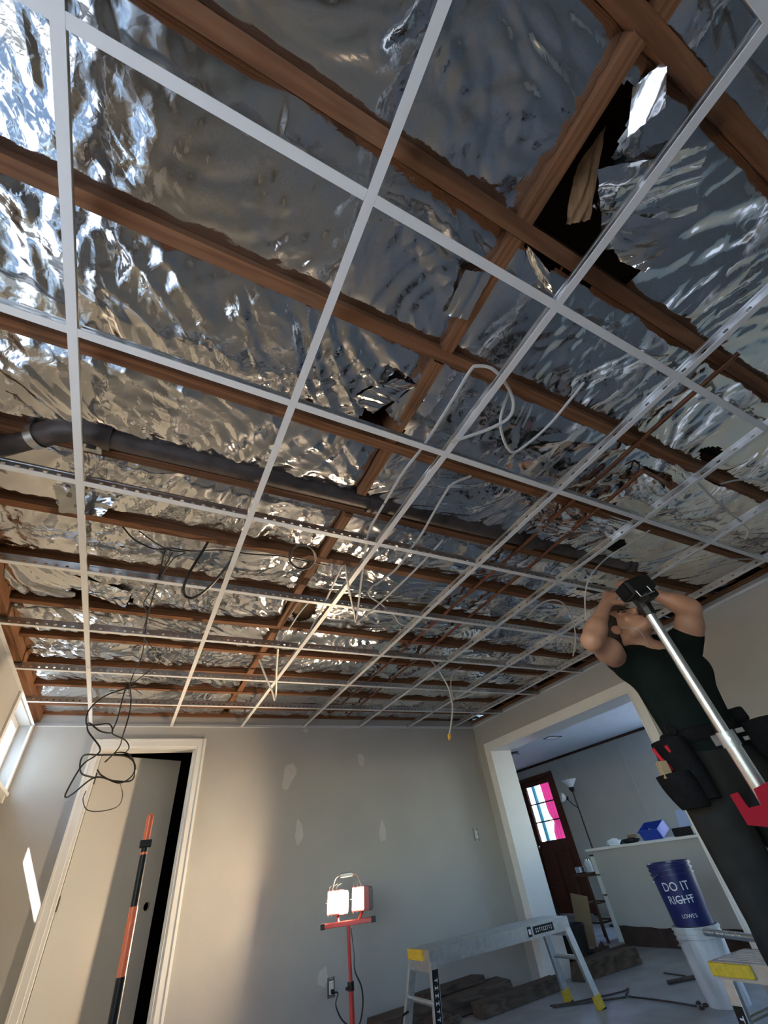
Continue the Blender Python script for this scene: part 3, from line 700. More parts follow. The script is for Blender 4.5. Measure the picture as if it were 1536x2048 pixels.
cable('white cable folded in a sharp zigzag between two runners', [(620, 1262, 2.11), (650, 1205, 2.10), (686, 1132, 2.10), (694, 1160, 2.08), (708, 1225, 2.06), (716, 1243, 2.055), (760, 1206, 2.09), (830, 1140, 2.11), (886, 1080, 2.13)], .006, 'wcable', W, per=4)
cable('white cable curving up past the pipe to the foil', [(942, 952, 2.14), (905, 968, 2.12), (885, 995, 2.11), (862, 1035, 2.105), (845, 1065, 2.105), (822, 1098, 2.11), (790, 1140, 2.115), (750, 1170, 2.12)], .0058, 'wcable', W)
cable('white cable slanting across the right hand runners to a drooping tip', [(1352, 930, 2.14), (1388, 958, 2.12), (1420, 990, 2.11), (1455, 1020, 2.10), (1485, 1046, 2.09), (1496, 1062, 2.07), (1490, 1078, 2.05)], .005, 'wcable', W)
cable('white cable lying along the wall end of the right border', [(1440, 968, 2.13), (1475, 960, 2.13), (1510, 960, 2.13), (1560, 968, 2.13)], .004, 'wcable', W)
cable('white cable resting on the far right cross tee', [(1455, 1118, 2.115), (1490, 1118, 2.115), (1536, 1116, 2.12), (1580, 1110, 2.12)], .004, 'wcable', W)
cable('white cable hanging in front of the raised elbow', [(1300, 1060, 2.12), (1262, 1085, 2.11), (1215, 1115, 2.08), (1182, 1150, 1.98), (1171, 1185, 1.90), (1171, 1225, 1.82), (1178, 1262, 1.74), (1191, 1296, 1.66)], .0036, 'wcable', W)
cable('white cable making a narrow arch left of the person', [(1055, 1232, 2.155), (1078, 1210, 2.11), (1102, 1200, 2.09), (1125, 1206, 2.07), (1142, 1232, 2.03), (1150, 1262, 1.98), (1150, 1290, 1.93), (1146, 1312, 1.90)], .0048, 'wcable', W)
cable('white cable bent into a hanging V near the far left runners', [(518, 1318, 2.12), (530, 1350, 2.05), (545, 1385, 1.98), (549, 1400, 1.95), (552, 1385, 1.99), (553, 1340, 2.07), (556, 1297, 2.13)], .0075, 'wcable', W, per=5)
cable('white cable with a bare end lying by the copper pipes', [(735, 1185, 2.11), (745, 1172, 2.12), (738, 1190, 2.11), (765, 1210, 2.10), (789, 1232, 2.10), (800, 1247, 2.10), (825, 1255, 2.10), (865, 1260, 2.11), (884, 1264, 2.11)], .005, 'wcable', W)
cable('straight white cable leaning along the grid toward the far wall', [(625, 1195, 2.11), (600, 1225, 2.11), (578, 1258, 2.11), (560, 1285, 2.12)], .005, 'wcable', W)
hp = [(875, 1337), (886, 1355), (897, 1376), (903, 1400), (905, 1420), (902, 1448), (899, 1470)]
hy = 2.62
hc = empty('hanging_cable', PY(898, 1476, hy)); tag(hc, 'white cable dangling down the back wall with a yellow wire nut', 'cable', W)
MB().tube(spline([PZ(860, 1318, 2.12)] + [PY(u, v, hy) for u, v in hp], 8), .0062, 7).build('jacket', 'wcable', hc, smooth='auto')
e0 = PY(899, 1468, hy); e1 = PY(898, 1483, hy)
MB().lathe(e0, [(.001, -.002), (.010, 0), (.013, .012), (.011, .03), (.006, .042), (.001, .045)], 10, e1 - e0).build('wire_nut', 'brass', hc, smooth='auto')
MB().tube(spline([PY(u, v, hy) for u, v in ((922, 1333), (908, 1345), (902, 1362), (903, 1382), (908, 1397), (925, 1395), (950, 1386), (968, 1381))], 8), .0045, 6).build('spur_wire', 'wcable', hc, smooth='auto')
Bk = 'black cables under the joists'
cable('thick black cable hanging in a wide loop below the foil', [(416, 1084, 2.14), (404, 1105, 2.11), (388, 1130, 2.07), (374, 1155, 2.03), (367, 1178, 2.00), (372, 1193, 1.985), (388, 1195, 1.98), (412, 1180, 2.0), (440, 1150, 2.04), (462, 1120, 2.10)], .0065, 'bcable', Bk)
cable('thin black wire pair running along the joist to the coil', [(245, 1053, 2.14), (270, 1080, 2.12), (310, 1098, 2.12), (340, 1096, 2.12), (385, 1102, 2.125), (440, 1100, 2.13), (500, 1108, 2.135), (560, 1112, 2.135), (600, 1120, 2.135), (660, 1132, 2.14)], .0035, 'bcable', Bk)
cable('thin black wire drooping beside the wire pair', [(278, 1062, 2.14), (310, 1085, 2.12), (340, 1100, 2.10), (372, 1105, 2.11), (350, 1115, 2.11), (330, 1140, 2.10), (305, 1178, 2.09)], .0028, 'bcable', Bk)
cc = [PZ(605 + 26 * math.cos(t_) * (1 + .06 * math.sin(t_ * .37)), 1114 + 24 * math.sin(t_) * (1 + .05 * math.cos(t_ * .6)), 2.12 - .004 * math.sin(t_ * 1.3)) for t_ in np.linspace(0, 6 * math.pi, 60)]
tag(MB().tube(cc, .0035, 6).build('cable_coil', 'bcable', smooth='auto'), 'small coil of black wire tied under a joist', 'cable', Bk)
# dangling bundle in front of the closet door
db = empty('cable_bundle', PY(258, 1375, 3.2)); tag(db, 'tangled black wires dangling from the ceiling in front of the closet door', 'cable', Bk)
hy = 3.0
def hang(pts, r, nm='wire'):
    MB().tube(spline([PZ(p[0], p[1], p[2]) if len(p) == 3 else PY(p[0], p[1], hy + .05 * math.sin(i * 1.9)) for i, p in enumerate(pts)], 9), r, 6).build(nm, 'bcable', db, smooth='auto')
hang([(330, 1100, 2.12), (318, 1150, 2.11), (300, 1215, 2.10), (292, 1250, 2.10), (284, 1310, 2.08), (266, 1350), (258, 1375)], .0035)
hang([(345, 1105, 2.12), (310, 1170, 2.11), (288, 1205, 2.10), (294, 1230, 2.10), (288, 1275, 2.09), (318, 1310), (312, 1330), (272, 1362), (256, 1378)], .003)
hang([(258, 1375), (210, 1392), (178, 1420), (173, 1448), (190, 1450), (218, 1448), (224, 1465), (200, 1462), (178, 1446), (176, 1462), (200, 1496), (190, 1512), (165, 1530), (135, 1580), (131, 1594), (145, 1588), (190, 1555), (230, 1562), (264, 1560), (270, 1530), (250, 1512), (200, 1510), (166, 1512), (162, 1545), (190, 1556)], .0045)
hang([(260, 1372), (262, 1400), (258, 1430), (246, 1470), (238, 1495), (215, 1520), (212, 1522), (235, 1505), (262, 1512), (268, 1545), (240, 1566), (205, 1552), (195, 1540)], .004)
hang([(252, 1372), (243, 1405), (234, 1440), (226, 1458)], .004)
hang([(240, 1565), (245, 1590), (236, 1612), (205, 1622), (175, 1620), (166, 1600), (172, 1582)], .0025)
hang([(224, 1455), (226, 1468), (250, 1480), (258, 1495), (250, 1506)], .0035)
for k in range(9):
    a_ = 2 * math.pi * k / 9; c_ = PY(258, 1374, hy)
    MB().tube(spline([c_, c_ + np.array((.05 * math.cos(a_), .03 * math.sin(a_ * 2), .035 * math.sin(a_))), c_ + np.array((.11 * math.cos(a_), .02, .05 * math.sin(a_) + .01 * math.cos(3 * a_)))], 4), .002, 5).build('loose_end', 'bcable', db, smooth='auto')

# ================================================================== WALL BOXES
def boxplate(name, label, u, v, cat, kind_):
    c = PY(u, v, YB); o = empty(name, (c[0], YB, c[2])); tag(o, label, cat)
    x, z = c[0], c[2]
    MB().box(x - .030, x + .030, YB - .004, YB + .0, z - .052, z + .052).build('box_plate', 'steelplate', o)
    b = MB().box(x - .017, x + .017, YB - .012, YB - .004, z - .034, z + .034).build('device_body', 'white', o, bevel=.002)
    for s_ in (-1, 1): MB().box(x - .012, x + .012, YB - .006, YB - .002, z + s_ * .046 - .005, z + s_ * .046 + .005).build('mounting_ear', 'galv', o)
    if kind_ == 'outlet':
        for s_ in (-1, 1):
            MB().lathe((x, YB - .012, z + s_ * .018), [(.014, 0), (.013, -.002), (.001, -.002)], 14, (0, 1, 0)).build('socket_face', 'white', b)
            for q in (-1, 1): MB().box(x + q * .006 - .001, x + q * .006 + .001, YB - .0155, YB - .014, z + s_ * .018 - .002, z + s_ * .018 + .006).build('slot', 'black', b)
    else:
        MB().hexa([(x - .005, YB - .012, z - .010), (x + .005, YB - .012, z - .010), (x + .005, YB - .012, z + .010), (x - .005, YB - .012, z + .010), (x - .004, YB - .024, z + .002), (x + .004, YB - .024, z + .002), (x + .004, YB - .024, z + .012), (x - .004, YB - .024, z + .012)]).build('toggle', 'white', b)
    return c
OUT = boxplate('wall_outlet', 'uncovered electrical outlet low on the back wall beside the work light', 662, 1975, 'outlet', 'outlet')
boxplate('light_switch', 'uncovered light switch on the back wall near the wide opening', 952, 1669, 'switch', 'switch')

# ================================================================== HALOGEN WORK LIGHT
LX, LY = 1.975, 3.60
wlr = empty('work_light', (LX, LY, 0)); tag(wlr, 'twin halogen work light glowing on a red tripod stand', 'work light')
for k in range(3):
    a_ = math.radians(100 + 120 * k); e_ = np.array((LX + .27 * math.cos(a_), LY + .27 * math.sin(a_), .012))
    lg = MB().beam(e_, (LX + .02 * math.cos(a_), LY + .02 * math.sin(a_), .165), .022, .012).build('leg', 'red', wlr)
    MB().beam((LX + .15 * math.cos(a_), LY + .15 * math.sin(a_), .085), (LX + .02 * math.cos(a_), LY + .02 * math.sin(a_), .06), .014, .006).build('brace', 'red', lg)
MB().cyl((LX, LY, .05), (LX, LY, .36), .017, 14).build('lower_tube', 'red', wlr, smooth='auto')
MB().cyl((LX, LY, .36), (LX, LY, .64), .0125, 14).build('upper_tube', 'red', wlr, smooth='auto')
MB().cyl((LX, LY, .335), (LX, LY, .375), .022, 14).build('clamp_collar', 'black', wlr, smooth='auto')
MB().cyl((LX - .02, LY - .02, .355), (LX - .05, LY - .045, .355), .008, 10).build('clamp_knob', 'black', wlr, smooth='auto')
nrm = np.array((-.95, -.31, 0.10)); nrm /= np.linalg.norm(nrm); sx_ = np.cross(nrm, (0, 0, 1)); sx_ /= np.linalg.norm(sx_); uz = np.cross(sx_, nrm)
hc_ = np.array((LX, LY, .650)); cb = np.array((.86, -.50, 0.0)); 
br = MB().beam(hc_ - cb * .175, hc_ + cb * .175, .026, .026).build('crossbar', 'red', wlr, bevel=.003)
for s_ in (-1, 1): MB().beam(hc_ + cb * s_ * .165, hc_ + cb * s_ * .195, .031, .031).build('bar_end', 'black', br)
for s_ in (-1, 1):
    c_ = np.array((LX, LY, .765)) + cb * s_ * .090
    hd = MB().obox(c_ - nrm * .045, sx_, nrm, uz, .128, .05, .125).build('lamp_housing', 'iron', wlr, bevel=.006)
    # flared rim made of four walls
    rim = MB()
    for ax, oth, half, oh in ((sx_, uz, .064, .062), (uz, sx_, .062, .064)):
        for q in (-1, 1): rim.obox(c_ + ax * q * half - nrm * .005, ax, oth, nrm, .005, oh * 2 + .005, .045)
    rim.build('rim', 'red', hd)
    MB().obox(c_ - nrm * .014, sx_, uz, nrm, .096, .098, .006).build('lit_glass', 'bulb', hd)
    g = MB()
    for q in (-.042, 0, .042): g.tube([c_ + nrm * .024 + sx_ * q - uz * .075, c_ + nrm * .034 + sx_ * q - uz * .03, c_ + nrm * .034 + sx_ * q + uz * .03, c_ + nrm * .018 + sx_ * q + uz * .085, c_ - nrm * .02 + sx_ * q + uz * .10], .0018, 5)
    g.tube([c_ + nrm * .034 - sx_ * .066, c_ + nrm * .036, c_ + nrm * .034 + sx_ * .066], .0018, 5)
    g.build('wire_guard', 'galv', hd)
    for k in range(5): 
        MB().obox(c_ - nrm * .078 + sx_ * (k - 2) * .022, sx_, nrm, uz, .004, .022, .10).build('cooling_fin', 'iron', hd)
    MB().tube([c_ - nrm * .03 - uz * .06, np.array((LX, LY, .655)) + cb * s_ * .074], .010, 8).build('bracket', 'red', hd)
h0 = np.array((LX, LY, .905))
hb = MB().tube(spline([np.array((LX, LY, .82)) - cb * .11, h0 - cb * .085 - np.array((0, 0, .02)), h0 - cb * .05, h0 + cb * .05, h0 + cb * .085 - np.array((0, 0, .02)), np.array((LX, LY, .82)) + cb * .11], 5), .004, 7).build('handle_wire', 'galv', wlr, smooth='auto')
MB().beam(h0 - cb * .048, h0 + cb * .048, .022, .026).build('handle_grip', 'steelplate', hb, bevel=.005)
MB().tube(spline([(LX + .03, LY + .02, .62), (LX + .035, LY + .0, .5), (LX + .03, LY - .01, .42), (LX + .075, LY, .34), (LX + .085, LY + .02, .25), (LX + .05, LY + .04, .17), (LX - .02, LY + .1, .2), (LX - .03, LY + .2, .26), (OUT[0] + .03, YB - .06, OUT[2] - .03), (OUT[0], YB - .035, OUT[2] - .018)], 8), .005, 7).build('power_cord', 'bcable', wlr, smooth='auto')
MB().obox((OUT[0], YB - .028, OUT[2] - .018), (1, 0, 0), (0, 1, 0), (0, 0, 1), .022, .025, .022).build('plug', 'black', wlr, bevel=.003)

# ================================================================== ORANGE AND BLACK TELESCOPING POLE (in front of the closet door)
PYy = 2.3
tp = PY(302, 1628, PYy); bt = PY(225, 2048, PYy); pd = (bt - tp) / np.linalg.norm(bt - tp)
def pp(v): # point on the pole at image height v, as distance from the top
    t_ = (v - 1628) / (2048 - 1628); return tp + (bt - tp) * t_
foot = tp + pd * (tp[2] / -pd[2])
op = empty('telescoping_pole', foot); tag(op, 'orange and black telescoping pole standing before the closet door', 'pole')
def seg(v0, v1, r, mt, nm, extra=None):
    a_ = pp(v0) if v0 is not None else extra; b_ = pp(v1) if v1 is not None else extra; return MB().cyl(a_, b_, r, 16).build(nm, mt, op, smooth='auto')
seg(1634, 1700, .0135, 'orange', 'top_section'); MB().lathe(tp, [(.001, -.004), (.007, .0), (.0135, .012), (.0135, .03)], 14, pd).build('tip', 'orange', op, smooth='auto')
seg(1690, 1722, .0125, 'black', 'lock_sleeve')
MB().obox(pp(1701), np.array((1, 0, 0)), pd, np.cross((1, 0, 0), pd), .046, .026, .034).build('lock_lever', 'black', op, bevel=.003)
seg(1720, 1726, .0135, 'orange', 'ring'); seg(1726, 1840, .0135, 'black', 'black_section'); seg(1838, 1972, .0155, 'orange', 'middle_section')
seg(1970, None, .0165, 'black', 'base_section', foot + np.array((0, 0, .02)))
MB().lathe(foot, [(.001, 0), (.028, 0), (.028, .008), (.018, .03), (.001, .03)], 14).build('rubber_foot', 'black', op, smooth='auto')

# ================================================================== WORK PLATFORMS
def marks(o, c, ax_long, ax_w, nrm_, length, width, n, mt='ink'):
    """worn light print on a dark sticker: short strokes along it"""
    mb = MB(); c, al, aw, nn = map(np.array, (c, ax_long, ax_w, nrm_)); rs = random.Random(int(length * 1e4))
    for k in range(n):
        t_ = (k + .5) / n - .5; w = width * rs.uniform(.55, .8)
        mb.obox(c + al * t_ * length + aw * width * .38 + nn * .0006, al, aw, nn, length / n * .62, width * .14, .0006)
        mb.obox(c + al * t_ * length - aw * width * .0 + nn * .0006, al, aw, nn, length / n * .18, w, .0006)
        if rs.random() < .6: mb.obox(c + al * t_ * length - aw * width * .38 + nn * .0006, al, aw, nn, length / n * .55, width * .14, .0006)
    mb.build('print', mt, o)
pf = empty('work_platform', (3.0, 3.34, 0)); tag(pf, 'folding aluminium work platform standing in front of the back wall', 'platform', 'aluminium work platforms')
zt = .475; xa, xb, ya, yb = 2.36, 3.62, 3.20, 3.47
top = MB(); top.box(xa, xb, ya, yb, zt - .006, zt); top.build('deck', 'alup', pf)
for k in range(9):
    y = ya + .03 + k * (yb - ya - .06) / 8; MB().box(xa + .02, xb - .02, y - .004, y + .004, zt, zt + .0025).build('tread_rib', 'alup', pf)
rl = MB().box(xa, xb, ya - .004, ya, zt - .075, zt).build('side_rail', 'alup', pf); MB().box(xa, xb, yb, yb + .004, zt - .075, zt).build('side_rail', 'alup', pf)
MB().box(xb - .36, xb - .16, ya - .0055, ya - .004, zt - .055, zt - .012).build('sticker', 'black', rl); marks(rl, (xb - .26, ya - .0055, zt - .034), (1, 0, 0), (0, 0, 1), (0, -1, 0), .17, .022, 9)
MB().box(xb - .415, xb - .38, ya - .0055, ya - .004, zt - .06, zt - .008).build('sticker', 'black', rl); MB().box(xb - .408, xb - .387, ya - .0065, ya - .0055, zt - .048, zt - .02).build('print', 'ink', rl)
feet = {(1, 1): (3.68, 3.50), (1, 0): (3.655, 3.17), (0, 1): (2.29, 3.52), (0, 0): (2.33, 3.165)}
for (i, j), (fx, fy) in feet.items():
    tx = xb - .035 if i else xa + .035; ty = yb - .012 if j else ya + .012
    a_ = np.array((tx, ty, zt - .01)); b_ = np.array((fx, fy, .05))
    lg = MB().beam(a_, b_, .026, .055, up=(1, 0, 0)).build('leg', 'alup', pf, bevel=.002)
    d_ = (b_ - a_) / np.linalg.norm(b_ - a_)
    MB().beam(b_ - d_ * .02, b_ + d_ * .05, .034, .062, up=(1, 0, 0)).build('foot', 'yellow', lg, bevel=.004)
    MB().beam(b_ + d_ * .048, b_ + d_ * .056, .036, .064, up=(1, 0, 0)).build('tread', 'black', lg)
    if not i and not j:
        r_ = np.cross(d_, (1, 0, 0)); r_ /= np.linalg.norm(r_); c_ = a_ + d_ * .25 + np.array((0, -.0138, 0)) * 0
        fn = np.cross(np.array((1, 0, 0)), d_); fn /= np.linalg.norm(fn)
        fn = fn if fn[1] < 0 else -fn
        MB().obox(c_ + fn * .0142, d_, np.array((1, 0, 0)), fn, .34, .046, .001).build('sticker', 'black', lg); marks(lg, c_ + fn * .0150, d_, (1, 0, 0), fn, .28, .026, 9)
for i in (0, 1):
    y0_ = .5 * (feet[(i, 0)][1] + ya); y1_ = .5 * (feet[(i, 1)][1] + yb); x_ = .5 * (feet[(i, 0)][0] + (xb if i else xa))
    MB().cyl((x_, y0_, .25), (x_, y1_, .25), .013, 10).build('rung', 'alu', pf, smooth='auto')
    MB().box((xb - .06) if i else xa, xb if i else xa + .06, ya - .006, yb + .006, zt - .10, zt - .006).build('end_bracket', 'alup', pf)
MB().box(xa - .012, xa, ya + .07, yb, zt - .05, zt).build('end_cap', 'yellow', pf)
MB().tube(spline([(2.31, 3.47, .20), (2.26, 3.46, .19), (2.25, 3.46, .15), (2.30, 3.45, .12)], 5), .006, 7).build('release_lever', 'black', pf, smooth='auto')

p2 = empty('work_platform', (2.85, 1.3, 0)); tag(p2, 'aluminium work platform with a yellow corner bracket in the right foreground', 'platform', 'aluminium work platforms')
z2 = .40; cA = PZ(1422, 1921, z2); ax = np.array((.60, -.80, 0)); ax /= np.linalg.norm(ax); ay = np.array((.80, .60, 0)); ay /= np.linalg.norm(ay); az = np.array((0, 0, 1.))
# deck runs along ax from the visible corner cA, deep along ay
q = PZ(1530, 1930, z2); ax = (q - cA); ax[2] = 0; ax /= np.linalg.norm(ax); ay = np.array((-ax[1], ax[0], 0)); ay = ay if ay[0] > 0 else -ay
def p2p(a_, b_, z): return cA + ax * a_ + ay * b_ + az * (z - z2)
DL, DW = .42, .27
MB().obox(p2p(DL / 2, DW / 2, z2 - .003), ax, ay, az, DL, DW, .006).build('deck', 'alup', p2)
fr = MB().obox(p2p(DL / 2, 0, z2 - .03), ax, ay, az, DL, .006, .06).build('side_rail', 'alup', p2)
MB().obox(p2p(DL / 2, DW, z2 - .03), ax, ay, az, DL, .006, .06).build('side_rail', 'alup', p2)
MB().obox(p2p(.085, -.008, z2 - .026), ax, ay, az, .20, .014, .045).build('corner_bracket', 'yellow', p2, bevel=.005)
MB().obox(p2p(-.012, DW / 2, z2 - .026), ax, ay, az, .02, DW, .045).build('end_bracket', 'yellow', p2, bevel=.005)
for k in range(8): MB().obox(p2p(DL / 2, .03 + k * .03, z2 + .001), ax, ay, az, DL - .04, .007, .003).build('tread_rib', 'alup', p2)
for i, a_ in enumerate((.04, DL - .06)):
    for j, b_ in enumerate((.012, DW - .012)):
        t0 = p2p(a_, b_, z2 - .03); s_ = -1 if i == 0 else 1; f_ = p2p(a_ + s_ * .0, b_ + (-.035 if j == 0 else .035), .05)
        lg = MB().beam(t0, f_, .05, .024, up=ay).build('leg', 'alup', p2, bevel=.002)
        d_ = (f_ - t0) / np.linalg.norm(f_ - t0)
        MB().beam(f_, f_ + d_ * .05, .058, .034, up=ay).build('foot', 'yellow', lg, bevel=.004)
        if i == 0 and j == 0:
            c_ = t0 + d_ * .225 - ay * .0135
            MB().obox(c_, d_, ax, ay, .24, .044, .001).build('sticker', 'black', lg); marks(lg, c_ - ay * .0012, d_, ax, -ay, .20, .024, 6)
    MB().cyl(p2p(a_, -.01, .22), p2p(a_, DW + .01, .22), .012, 10).build('rung', 'alu', p2, smooth='auto')
# ribbed grab tube lying over the far side of the deck
g0 = PZ(1410, 1864, z2 + .02); g1 = PZ(1590, 1886, z2 + .02); gd = (g1 - g0) / np.linalg.norm(g1 - g0)
gt = empty('ribbed_tube', g0 - az * .02); tag(gt, 'ribbed pale metal tube lying on the foreground platform', 'tube')
MB().cyl(g0, g1, .016, 18).build('tube', 'alu', gt, smooth='auto')
MB().cyl(g0 + gd * .10, g0 + gd * .112, .0175, 18).build('collar', 'alu', gt, smooth='auto')
for k in range(14):
    MB().cyl(g0 + gd * (.012 + .02 * k), g0 + gd * (.019 + .02 * k), .0168, 18).build('rib', 'alu', gt, smooth='auto')

# ================================================================== BUCKETS
def bucket(name, label, c, h, r0, r1, mt, bail=True, rim=3, cat='bucket', group=None, wall=.004):
    o = empty(name, c); tag(o, label, cat, group); c = np.array(c)
    prof = [(.001, 0), (r0, 0), (r0, .003)]
    for k in range(9): t_ = k / 8; prof.append((r0 + (r1 - r0) * t_, h * (.01 + .99 * t_)))
    prof += [(r1 - wall, h), (r0 + .002, .02), (.001, .018)]
    MB().lathe(c, prof, 40).build('shell', mt, o, smooth='auto')
    for k in range(rim):
        z = h - .012 - .026 * k; rr = r0 + (r1 - r0) * z / h
        MB().lathe(c, [(rr, z - .004), (rr + .007, z - .003), (rr + .007, z + .003), (rr, z + .004)], 40).build('rim_ring', mt, o, smooth='auto')
    if bail:
        pts = [c + np.array(((r1 + .008) * math.cos(a_), -(.02 + .11 * math.sin(a_)) * 1.0, h - .05 - .10 * math.sin(a_))) for a_ in np.linspace(0, math.pi, 14)]
        pts = [c + np.array(((r1 + .010) * math.cos(a_), (r1 + .010) * math.sin(a_) * .98, h - .055 - .05 * math.sin(a_))) for a_ in np.linspace(0, math.pi, 18)]
        MB().tube(pts, .0022, 6).build('bail_handle', 'galv', o, smooth='auto')
    return o
bc = (4.14, 2.53, 0.0)
bucket('white_pail', 'plaster smeared white pail under the blue bucket', bc, .365, .128, .148, 'pail')
bb = bucket('blue_bucket', 'navy blue plastic bucket with white lettering stacked on a pail', (bc[0], bc[1], .366), .335, .126, .148, 'blue')
def bent_text(txt, size, zc, parent, strike=False, phi0=0.0, mt='ink', r_off=.0012, bold=.004):
    cu = bpy.data.curves.new('txt', 'FONT'); cu.body = txt; cu.size = size; cu.align_x = 'CENTER'; cu.extrude = .0004; cu.offset = bold * size; cu.resolution_u = 3; cu.space_character = 1.02
    t_ = bpy.data.objects.new('txt', cu); COL.objects.link(t_)
    dg = bpy.context.evaluated_depsgraph_get(); me = bpy.data.meshes.new_from_object(t_.evaluated_get(dg))
    bpy.data.objects.remove(t_)
    bm = bmesh.new(); bm.from_mesh(me); bmesh.ops.triangulate(bm, faces=bm.faces); bmesh.ops.subdivide_edges(bm, edges=[e for e in bm.edges if e.calc_length() > .012], cuts=1)
    cx, cy = bc[0], bc[1]; toc = math.atan2(CAMC[1] - cy, CAMC[0] - cx) + phi0
    for v in bm.verts:
        z = zc + v.co.y; r_ = .126 + (.148 - .126) * z / .335 + r_off + v.co.z; a_ = toc + v.co.x / r_
        v.co = (cx + r_ * math.cos(a_), cy + r_ * math.sin(a_), .366 + z)
    bm.to_mesh(me); bm.free(); me.name = 'lettering'; me.materials.clear(); me.materials.append(M[mt])
    return link('lettering', me, parent)
bent_text('DO IT', .068, .185, bb, phi0=-.12)
bent_text('RIGHT', .060, .118, bb, phi0=-.12)
bent_text("LOWE'S", .028, .045, bb, phi0=-.05)
cx, cy = bc[0], bc[1]; toc = math.atan2(CAMC[1] - cy, CAMC[0] - cx) - .12
MB().tube([(cx + .1365 * math.cos(toc + t_), cy + .1365 * math.sin(toc + t_), .366 + .135 + .012 * t_) for t_ in np.linspace(-.25, .62, 10)], .003, 5).build('strike_line', 'ink', bb)
kb = (4.50, 4.13, 0.0)
bk = bucket('black_pail', 'black rubber pail with tool handles inside beside the opening', kb, .30, .11, .145, 'blackpail', bail=False, rim=1)
tag(MB().tube([np.array(kb) + np.array((.03, .0, .03)), np.array(kb) + np.array((-.02, .03, .30)), np.array(kb) + np.array((-.05, .06, .46))], .008, 8).build('pry_bar', 'black', smooth='auto'), 'black pry bar standing upright in the black pail', 'pry bar')
tag(MB().tube([np.array(kb) + np.array((-.04, -.03, .03)), np.array(kb) + np.array((-.09, .03, .30)), np.array(kb) + np.array((-.15, .10, .42))], .009, 8).build('hammer_shaft', 'black', smooth='auto'), 'black hammer shaft leaning against the rim of the black pail', 'tool')

# ================================================================== NEXT ROOM THINGS
ct = .813
def crate(name, label, c, rz, lx, ly, h, mt, cat, tilt=0.0, fill=None):
    o = empty(name, c); tag(o, label, cat); c = np.array(c, float); a_ = np.array((math.cos(rz), math.sin(rz), 0)); b_ = np.array((-math.sin(rz), math.cos(rz), 0)); u_ = np.array((0, 0, 1.))
    if tilt: b_, u_ = b_ * math.cos(tilt) + u_ * math.sin(tilt), u_ * math.cos(tilt) - b_ * math.sin(tilt)
    def B(l, w, k): return c + a_ * l + b_ * w + u_ * k
    w = .006
    MB().obox(B(0, 0, w / 2), a_, b_, u_, lx, ly, w).build('base', mt, o)
    for s_ in (-1, 1):
        MB().obox(B(s_ * (lx / 2 - w / 2), 0, h / 2), a_, b_, u_, w, ly, h).build('end_wall', mt, o)
        MB().obox(B(0, s_ * (ly / 2 - w / 2), h / 2), a_, b_, u_, lx, w, h).build('side_wall', mt, o)
    MB().obox(B(0, ly / 2 + .004, h - .008), a_, b_, u_, lx + .012, .01, .014).build('rim', mt, o)
    return o, B
o, B = crate('tool_bin', 'blue open plastic bin on the half wall counter', (5.70, 3.64, ct + .036), 1.45, .27, .16, .095, 'bluebin', 'bin', tilt=-.45)
for k, (l, w, h) in enumerate(((-.08, .0, .03), (.01, .03, .04), (-.02, -.03, .03))):
    tag(MB().beam(B(l, w, .012), B(l + .08, w + .02, h + .03), .03, .012).build('packet', 'sheer' if k != 1 else 'lightblue'), ['white packet lying in the blue bin', 'pale blue packet leaning in the blue bin', 'small white packet at the front of the blue bin'][k], 'packet')
o2 = empty('parts_case', (5.68, 3.26, ct)); tag(o2, 'pale blue plastic case propped open on the counter', 'case')
MB().obox((5.66, 3.26, ct + .035), (0, 1, 0), (1, 0, 0), (0, 0, 1), .22, .14, .07).build('tray', 'black', o2, bevel=.005)
ld = MB().obox((5.75, 3.25, ct + .125), (0, 1, 0), (.35, 0, .94), (-.94, 0, .35), .22, .19, .012).build('lid', 'lightblue', o2, bevel=.004)
MB().obox((5.738, 3.18, ct + .125), (0, 1, 0), (.35, 0, .94), (-.94, 0, .35), .012, .17, .006).build('hinge_strip', 'black', ld)
def blob(name, label, c, r, seed, mt, cat, sq=(1, 1, 1), n=3, amp=.25):
    bm = bmesh.new(); bmesh.ops.create_icosphere(bm, subdivisions=n, radius=1.0)
    for v in bm.verts:
        p = v.co.copy(); k = 1 + amp * float(pn(np.array(p.x * 2.3 + seed), np.array(p.y * 2.3 + p.z * 1.7))) * 2
        v.co = Vector((c[0] + p.x * r * sq[0] * k, c[1] + p.y * r * sq[1] * k, c[2] + max(0, p.z + .75) * r * sq[2] * k * .57))
    me = bpy.data.meshes.new(name); bm.to_mesh(me); bm.free(); me.materials.append(M[mt]); me.polygons.foreach_set('use_smooth', [True] * len(me.polygons))
    return tag(link(name, me), label, cat)
blob('plastic_bag', 'maroon bag slumped on the counter beside the casing', (5.62, 3.03, ct), .07, 3, 'bag', 'bag', (1, 1.1, 1))
blob('plastic_bag', 'crumpled white bag at the left end of the counter', (5.58, 4.14, ct), .065, 5, 'sheer', 'bag', (1, 1.2, .9))
blob('work_gloves', 'dark work gloves heaped on the counter beside the white bag', (5.60, 3.93, ct), .075, 8, 'black', 'gloves', (.9, 1.4, .6))
tag(MB().obox((5.62, 3.90, ct + .058), (.3, .95, 0), (.95, -.3, 0), (0, 0, 1), .12, .05, .03).build('sanding_block', 'card', bevel=.006), 'tan sanding block lying on the dark gloves', 'block')
tag(MB().obox((5.80, 4.25, ct + .01), (.2, .98, 0), (.98, -.2, 0), (0, 0, 1), .26, .14, .02).build('notebook', 'black', bevel=.002), 'dark flat notebook at the end of the counter', 'notebook')
